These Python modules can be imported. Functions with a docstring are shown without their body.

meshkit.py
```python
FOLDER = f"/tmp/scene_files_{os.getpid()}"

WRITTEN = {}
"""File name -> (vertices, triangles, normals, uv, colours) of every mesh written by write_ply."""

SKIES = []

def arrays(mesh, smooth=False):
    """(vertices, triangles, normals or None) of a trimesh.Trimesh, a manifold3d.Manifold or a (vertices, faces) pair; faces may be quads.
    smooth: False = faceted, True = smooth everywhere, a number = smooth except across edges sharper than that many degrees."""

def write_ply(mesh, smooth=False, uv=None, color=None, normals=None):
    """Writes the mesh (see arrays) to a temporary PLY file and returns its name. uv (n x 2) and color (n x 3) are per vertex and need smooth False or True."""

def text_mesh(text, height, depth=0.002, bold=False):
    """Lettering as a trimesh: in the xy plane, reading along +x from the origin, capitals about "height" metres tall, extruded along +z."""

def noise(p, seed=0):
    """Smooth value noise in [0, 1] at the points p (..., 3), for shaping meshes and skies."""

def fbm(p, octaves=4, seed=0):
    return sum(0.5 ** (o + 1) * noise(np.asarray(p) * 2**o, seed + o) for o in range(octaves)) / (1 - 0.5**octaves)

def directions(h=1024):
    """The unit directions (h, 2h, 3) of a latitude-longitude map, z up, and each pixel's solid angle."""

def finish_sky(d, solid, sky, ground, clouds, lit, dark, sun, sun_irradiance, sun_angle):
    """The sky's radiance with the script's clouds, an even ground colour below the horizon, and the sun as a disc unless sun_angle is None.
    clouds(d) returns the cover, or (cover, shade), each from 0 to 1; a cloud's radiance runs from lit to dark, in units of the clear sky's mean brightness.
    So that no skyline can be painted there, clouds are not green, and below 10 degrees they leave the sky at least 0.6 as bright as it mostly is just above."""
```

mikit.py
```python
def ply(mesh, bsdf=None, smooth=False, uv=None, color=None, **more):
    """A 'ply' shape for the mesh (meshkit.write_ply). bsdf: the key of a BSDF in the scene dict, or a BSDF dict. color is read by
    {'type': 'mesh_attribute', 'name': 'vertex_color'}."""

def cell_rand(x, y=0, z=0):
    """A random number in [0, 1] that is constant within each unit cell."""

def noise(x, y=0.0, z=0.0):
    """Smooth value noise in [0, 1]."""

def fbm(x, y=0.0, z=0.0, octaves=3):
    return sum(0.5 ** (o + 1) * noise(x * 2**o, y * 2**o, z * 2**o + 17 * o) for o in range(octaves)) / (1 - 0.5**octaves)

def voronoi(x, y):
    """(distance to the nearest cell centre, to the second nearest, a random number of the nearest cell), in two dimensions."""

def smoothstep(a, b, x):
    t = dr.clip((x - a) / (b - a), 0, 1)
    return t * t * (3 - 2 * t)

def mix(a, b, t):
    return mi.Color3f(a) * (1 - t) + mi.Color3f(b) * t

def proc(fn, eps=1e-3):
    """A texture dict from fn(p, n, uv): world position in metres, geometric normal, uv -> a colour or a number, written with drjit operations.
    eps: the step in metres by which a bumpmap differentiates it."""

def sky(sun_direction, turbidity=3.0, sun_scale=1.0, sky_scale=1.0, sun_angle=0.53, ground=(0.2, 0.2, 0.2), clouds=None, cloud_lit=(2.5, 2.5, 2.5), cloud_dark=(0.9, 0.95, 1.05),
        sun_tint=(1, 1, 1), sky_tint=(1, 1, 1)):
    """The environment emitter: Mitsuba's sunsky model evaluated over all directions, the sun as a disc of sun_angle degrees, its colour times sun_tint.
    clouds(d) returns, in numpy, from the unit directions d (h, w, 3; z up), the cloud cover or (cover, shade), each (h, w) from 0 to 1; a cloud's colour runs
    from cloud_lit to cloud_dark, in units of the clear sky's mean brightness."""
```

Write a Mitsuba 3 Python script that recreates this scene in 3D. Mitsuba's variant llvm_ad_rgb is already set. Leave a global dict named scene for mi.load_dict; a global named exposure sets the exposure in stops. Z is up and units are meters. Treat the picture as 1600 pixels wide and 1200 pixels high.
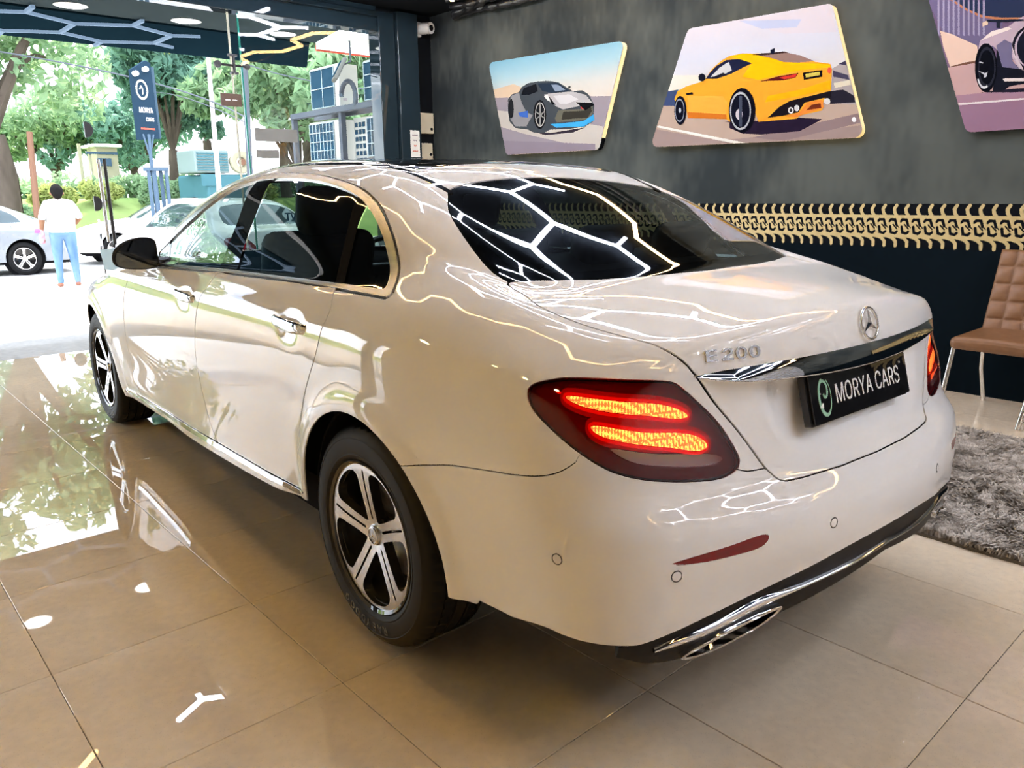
import math, random
import numpy as np, trimesh, mitsuba as mi, drjit as dr
import mikit, meshkit
from mikit import proc, noise, fbm, voronoi, cell_rand, smoothstep, mix
from shapely.geometry import Polygon, Point, LineString, box as sbox
from shapely.ops import unary_union
from shapely import affinity
import manifold3d as m3
T = mi.ScalarTransform4f
random.seed(7); np.random.seed(7)
RNG = np.random.default_rng(11)
scene, labels = {}, {}

# ------------------------------------------------------------------ camera, sky, exposure
# room axes: x towards the street, y to the left, z up; metres; the car stands askew by CAR_TURN degrees, its rear axle above the origin
CAR_TURN = -2.246
CAM = np.array((-1.798250, 1.972866, 1.295694)); FWD = np.array((0.722423, -0.649676, -0.236696)); UP = np.array((0.169076, -0.165950, 0.971532))
scene['camera'] = {'type': 'perspective', 'fov': math.degrees(2 * math.atan(800 / 1216.040)), 'fov_axis': 'x', 'near_clip': 0.05, 'far_clip': 500,
                   'to_world': T().look_at(origin=CAM.tolist(), target=(CAM + FWD).tolist(), up=UP.tolist())}
def clouds(d):
    n = meshkit.fbm(d / np.maximum(d[..., 2:3], .12) * 1.3, 4, 3)
    return np.clip((n - .25) * 5, 0, 1) * .92, np.clip((n - .6) * 1.5, 0, .35)
SUN = (0.50, -0.42, 1.05)
scene['sky'] = mikit.sky(SUN, turbidity=4.0, sun_scale=2.4, sky_scale=5.6, sun_angle=2.0, ground=(.38, .36, .33), clouds=clouds, cloud_lit=(2.9, 3.15, 3.5), cloud_dark=(1.05, 1.12, 1.22))
exposure = 1.75

# ------------------------------------------------------------------ materials
def mat(name, d, two=True):
    scene[name] = {'type': 'twosided', 'b': d} if two else d
    return name
def rgb(*c): return {'type': 'rgb', 'value': list(map(float, c))}
def gloss(name, c, ior=1.5, fn=None):
    return mat(name, {'type': 'plastic', 'diffuse_reflectance': proc(fn) if fn else rgb(*c), 'int_ior': ior, 'nonlinear': False})
def satin(name, c, a=.15, ior=1.45, fn=None):
    return mat(name, {'type': 'roughplastic', 'diffuse_reflectance': proc(fn) if fn else rgb(*c), 'alpha': a, 'int_ior': ior})
def matt(name, c, fn=None):
    return mat(name, {'type': 'diffuse', 'reflectance': proc(fn) if fn else rgb(*c)})
def metal(name, c, a=.12):
    return mat(name, {'type': 'roughconductor', 'alpha': a, 'specular_reflectance': rgb(*c)})
def pane(name, t):
    return mat(name, {'type': 'thindielectric', 'int_ior': 1.5, 'specular_transmittance': rgb(*t)}, two=False)
scene['car_paint'] = {'type': 'twosided', 'front': {'type': 'plastic', 'diffuse_reflectance': rgb(.80, .79, .775), 'int_ior': 1.55, 'nonlinear': False}, 'back': {'type': 'diffuse', 'reflectance': rgb(.015, .015, .017)}}
mat('chrome', {'type': 'conductor', 'specular_reflectance': rgb(.80, .81, .83)})
metal('trim_alu', (.88, .88, .88), .2)
metal('soft_chrome', (.82, .82, .83), .06)
metal('alloy', (.86, .86, .87), .16)
metal('steel', (.62, .63, .65), .2)
gloss('gloss_black', (.006, .006, .007))
satin('satin_black', (.012, .012, .013), .2)
satin('valance_black', (.006, .006, .007), .45, 1.3)
matt('cabin_black', (.012, .012, .014))
matt('dark_matt', (.02, .02, .022))
satin('leather_black', (.02, .021, .024), .3)
satin('rubber', (.008, .008, .0085), .45, 1.2)
pane('side_glass', (.36, .45, .45))
pane('rear_glass', (.20, .24, .24))
pane('screen_glass', (.70, .78, .76))
pane('clear_glass', (.93, .97, .95))
pane('red_lens', (.62, .030, .016))
pane('clear_lens', (.75, .72, .74))
gloss('lamp_body', (.17, .006, .010))
gloss('red_plastic', (.16, .004, .008))

# ------------------------------------------------------------------ helpers
def put(key, mesh, bsdf, smooth=False, **more):
    """one entry of the scene under the next free number"""
    k, n = key, 0
    while k in scene: n += 1; k = f'{key}_{n:03d}'
    scene[k] = mikit.ply(mesh, bsdf, smooth, **more)
    return k
def dup(key, src, to_world):
    k, n = key, 0
    while k in scene: n += 1; k = f'{key}_{n:03d}'
    scene[k] = {**scene[src], 'to_world': to_world}; return k
def free(key):
    k, n = key, 0
    while k in labels: n += 1; k = f'{key}_{n:03d}'
    return k
def tag(key, label, cat, group=None):
    labels[key] = {'label': label, 'category': cat}
    if group: labels[key]['group'] = group
    return key
def struct(key, label=None):
    labels[key] = {'kind': 'structure'}
    if label: labels[key]['label'] = label
def bx(x0, x1, y0, y1, z0, z1):
    b = trimesh.creation.box((x1 - x0, y1 - y0, z1 - z0)); b.apply_translation(((x0 + x1) / 2, (y0 + y1) / 2, (z0 + z1) / 2)); return b
def rbox(x0, x1, y0, y1, z0, z1, r=.01, seg=12):
    """box with rounded edges"""
    s = m3.Manifold.sphere(r, seg)
    r2 = r
    pts = [s.translate((x, y, z)) for x in (x0 + r2, x1 - r2) for y in (y0 + r2, y1 - r2) for z in (z0 + r2, z1 - r2)]
    return man(m3.Manifold.batch_hull(pts))
def man(m):
    k = m.to_mesh(); return trimesh.Trimesh(k.vert_properties[:, :3], k.tri_verts, process=False)
def cyl(p0, p1, r, seg=16, r1=None):
    p0, p1 = np.array(p0, float), np.array(p1, float); L = np.linalg.norm(p1 - p0)
    c = man(m3.Manifold.cylinder(L, r, r if r1 is None else r1, seg))
    c.apply_transform(trimesh.geometry.align_vectors([0, 0, 1], (p1 - p0) / L)); c.apply_translation(p0); return c
def tube(pts, r, seg=10, closed=False):
    pts = np.array(pts, float); n = len(pts)
    t = np.gradient(pts, axis=0) if not closed else np.roll(pts, -1, 0) - np.roll(pts, 1, 0)
    t /= np.linalg.norm(t, axis=1, keepdims=True) + 1e-12
    a = np.cross(t[0], [0, 0, 1.0] if abs(t[0][2]) < .9 else [1.0, 0, 0]); A = []
    for k in t:
        a = a - k * (a @ k); a /= np.linalg.norm(a); A.append(a)
    A = np.array(A); B = np.cross(t, A); ang = np.arange(seg) * 2 * np.pi / seg
    rr = np.broadcast_to(r, (n,))
    V = pts[:, None] + rr[:, None, None] * (np.cos(ang)[None, :, None] * A[:, None] + np.sin(ang)[None, :, None] * B[:, None])
    F = []
    for i in range(n if closed else n - 1):
        j = (i + 1) % n
        for k in range(seg):
            q = (k + 1) % seg
            F += [(i * seg + k, i * seg + q, j * seg + q), (i * seg + k, j * seg + q, j * seg + k)]
    V = V.reshape(-1, 3)
    if not closed:
        V = np.vstack([V, pts[0], pts[-1]]); c0, c1 = len(V) - 2, len(V) - 1
        for k in range(seg):
            q = (k + 1) % seg; F += [(c0, q, k), (c1, (n - 1) * seg + k, (n - 1) * seg + q)]
    return trimesh.Trimesh(V, np.array(F), process=False)
def lathe(prof, seg=48, axis='y'):
    """profile (radius, height) turned about the axis"""
    p = np.array(prof, float); a = np.arange(seg) * 2 * np.pi / seg
    V = np.stack([np.outer(np.cos(a), p[:, 0]), np.tile(p[:, 1], (seg, 1)), np.outer(np.sin(a), p[:, 0])], -1)
    if axis == 'z': V = V[..., [0, 2, 1]]
    if axis == 'x': V = V[..., [1, 0, 2]]
    n = len(p); i, j = np.meshgrid(np.arange(seg), np.arange(n - 1), indexing='ij'); i2 = (i + 1) % seg
    F = np.stack([i * n + j, i * n + j + 1, i2 * n + j + 1, i2 * n + j], -1).reshape(-1, 4)
    if axis == 'y': pass
    else: F = F[:, ::-1]
    return trimesh.Trimesh(V.reshape(-1, 3), np.vstack([F[:, [0, 1, 2]], F[:, [0, 2, 3]]]), process=False)
def prism(poly, d):
    """shapely polygon(s) in xy extruded 0..d along z"""
    gs = [g for g in getattr(poly, 'geoms', [poly]) if g.area > 1e-9]
    return trimesh.util.concatenate([trimesh.creation.extrude_polygon(g, d, engine='earcut') for g in gs])
def frame(mesh, o, ex, ey, ez):
    M = np.eye(4); M[:3, 0], M[:3, 1], M[:3, 2], M[:3, 3] = ex, ey, ez, o
    m = mesh.copy(); m.apply_transform(M); return m
def cat(*ms): return trimesh.util.concatenate([m for m in ms])
def blobs(joints, bones, ref=.02, it=6):
    """a body of tapering limbs: joints {name: (xyz, r)}, bones [(a, b)] -> one smooth mesh"""
    M = None; S = {k: m3.Manifold.sphere(r, 20).translate(tuple(p)) for k, (p, r) in joints.items()}
    for b in bones:
        h = m3.Manifold.batch_hull([S[k] for k in b]); M = h if M is None else M + h
    m = man(M.refine_to_length(ref)); trimesh.smoothing.filter_taubin(m, iterations=it); return m

# outlines printed on the three wall panels: (colour, [(x, z), ...]) on the plane of the print
PANELS = [[(4.558,2.584),(2.789,2.546),(3.064,1.676),(4.303,1.683)], [(2.149,2.541),(0.983,2.528),(0.68,1.644),(2.484,1.669)], [(0.395,2.54),(0.048,1.638),(-1.12,1.642),(-1.43,2.54)]]
PRINT_1 = [((160, 150, 158), [(4.571,2.26),(2.854,2.11),(2.838,1.579),(4.437,1.639)]), ((205, 196, 186), [(4.426,2.119),(3.781,2.024),(2.919,1.851),(2.876,1.635),(3.421,1.743),(4.004,1.863),(4.405,1.964)]), ((150, 138, 150), [(4.335,1.821),(3.63,1.768),(3.104,1.727),(3.102,1.644),(4.313,1.673)]), ((222, 196, 168), [(4.495,2.32),(4.349,2.331),(4.183,2.344),(4.001,2.274),(3.89,2.197),(4.497,2.244)]), ((58, 52, 62), [(3.981,1.899),(3.673,1.855),(3.223,1.878),(3.381,1.842),(3.737,1.84)]), ((72, 78, 84), [(4.267,2.211),(4.208,2.25),(4.103,2.262),(4.068,2.303),(3.978,2.33),(3.845,2.331),(3.695,2.322),(3.569,2.295),(3.466,2.243),(3.385,2.2),(3.267,2.196),(3.189,2.154),(3.139,2.083),(3.12,2.054),(3.128,1.987),(3.136,1.92),(3.223,1.885),(3.422,1.877),(3.673,1.886),(3.759,1.863),(3.891,1.871),(3.981,1.906),(4.165,1.933),(4.247,1.999),(4.269,2.106)]), ((150, 148, 150), [(4.261,2.181),(4.208,2.243),(4.103,2.255),(4.07,2.164),(4.002,2.07),(3.913,2.034),(4.004,1.937),(4.165,1.948),(4.24,2.029)]), ((188, 184, 184), [(3.759,2.205),(3.652,2.209),(3.385,2.198),(3.227,2.155),(3.145,2.083),(3.226,2.07),(3.506,2.053),(3.589,2.084),(3.694,2.142)]), ((215, 212, 212), [(3.631,2.182),(3.425,2.177),(3.305,2.124),(3.465,2.097),(3.547,2.104)]), ((44, 56, 72), [(3.845,2.313),(3.569,2.292),(3.426,2.204),(3.652,2.212),(3.78,2.239)]), ((140, 155, 175), [(3.663,2.286),(3.569,2.274),(3.476,2.22),(3.61,2.219)]), ((28, 30, 36), [(4.069,2.234),(4.041,2.29),(3.863,2.315),(3.841,2.242),(3.956,2.224)]), ((112, 110, 96), [(3.568,2.05),(3.245,2.037),(3.145,2.067),(3.132,2.001),(3.185,1.94),(3.588,1.945),(3.613,1.982)]), ((60, 58, 52), [(3.505,2.031),(3.245,2.021),(3.158,2.051),(3.148,2.009),(3.195,1.958),(3.526,1.965)]), ((70, 172, 228), [(3.673,1.937),(3.505,1.932),(3.243,1.935),(3.128,1.981),(3.114,1.932),(3.242,1.886),(3.588,1.897)]), ((200, 60, 60), [(3.235,2.053),(3.237,2.047),(3.24,2.042),(3.247,2.038),(3.254,2.036),(3.263,2.036),(3.271,2.038),(3.278,2.042),(3.283,2.048),(3.286,2.054),(3.286,2.06),(3.283,2.066),(3.278,2.071),(3.271,2.073),(3.263,2.074),(3.255,2.073),(3.247,2.07),(3.241,2.065),(3.237,2.059),(3.235,2.053)]), ((22, 22, 26), [(3.344,2.101),(3.149,2.077),(3.12,2.061),(3.225,2.022)]), ((235, 232, 228), [(3.759,2.194),(3.703,2.2),(3.677,2.144),(3.712,2.15)]), ((20, 22, 26), [(3.695,2.188),(3.631,2.126),(3.599,2.102),(3.652,2.11)]), ((70, 110, 190), [(4.117,2.072),(3.98,2.08),(3.976,2.016),(4.09,2.032)]), ((30, 31, 35), [(3.726,2.027),(3.731,1.984),(3.745,1.947),(3.766,1.918),(3.792,1.902),(3.821,1.901),(3.849,1.913),(3.873,1.939),(3.891,1.975),(3.9,2.018),(3.9,2.062),(3.891,2.103),(3.872,2.136),(3.848,2.158),(3.82,2.166),(3.792,2.16),(3.766,2.14),(3.745,2.109),(3.731,2.07),(3.726,2.027)]), ((175, 172, 168), [(3.739,2.026),(3.742,1.996),(3.749,1.969),(3.761,1.946),(3.777,1.929),(3.795,1.92),(3.814,1.919),(3.833,1.926),(3.85,1.942),(3.864,1.964),(3.874,1.991),(3.879,2.021),(3.879,2.052),(3.873,2.082),(3.863,2.107),(3.849,2.127),(3.832,2.14),(3.813,2.144),(3.795,2.14),(3.777,2.129),(3.761,2.11),(3.749,2.085),(3.742,2.057),(3.739,2.026),(3.749,2.027),(3.751,2.053),(3.758,2.078),(3.768,2.099),(3.781,2.115),(3.797,2.125),(3.813,2.128),(3.829,2.124),(3.843,2.114),(3.856,2.097),(3.864,2.075),(3.869,2.049),(3.869,2.023),(3.865,1.997),(3.856,1.974),(3.844,1.955),(3.829,1.941),(3.813,1.935),(3.797,1.935),(3.781,1.943),(3.768,1.958),(3.758,1.977),(3.751,2.001),(3.749,2.027)]), ((150, 148, 146), [(3.817,2.142),(3.8,2.14),(3.8,1.924),(3.818,1.925)]), ((150, 148, 146), [(3.873,2.074),(3.746,1.999),(3.746,1.985),(3.873,2.06)]), ((150, 148, 146), [(3.873,1.994),(3.746,2.064),(3.746,2.05),(3.873,1.98)]), ((38, 40, 44), [(4.182,2.114),(4.184,2.084),(4.191,2.058),(4.201,2.038),(4.213,2.026),(4.226,2.025),(4.239,2.033),(4.25,2.051),(4.258,2.076),(4.262,2.105),(4.261,2.136),(4.256,2.164),(4.248,2.188),(4.236,2.203),(4.224,2.21),(4.21,2.206),(4.199,2.193),(4.189,2.171),(4.183,2.144),(4.182,2.114)]), ((60, 66, 70), [(3.41,2.237),(3.411,2.233),(3.413,2.231),(3.417,2.228),(3.422,2.227),(3.427,2.228),(3.432,2.229),(3.437,2.232),(3.44,2.235),(3.442,2.238),(3.442,2.242),(3.44,2.245),(3.437,2.248),(3.432,2.249),(3.427,2.25),(3.422,2.249),(3.417,2.247),(3.413,2.244),(3.411,2.241),(3.41,2.237)])]
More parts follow.
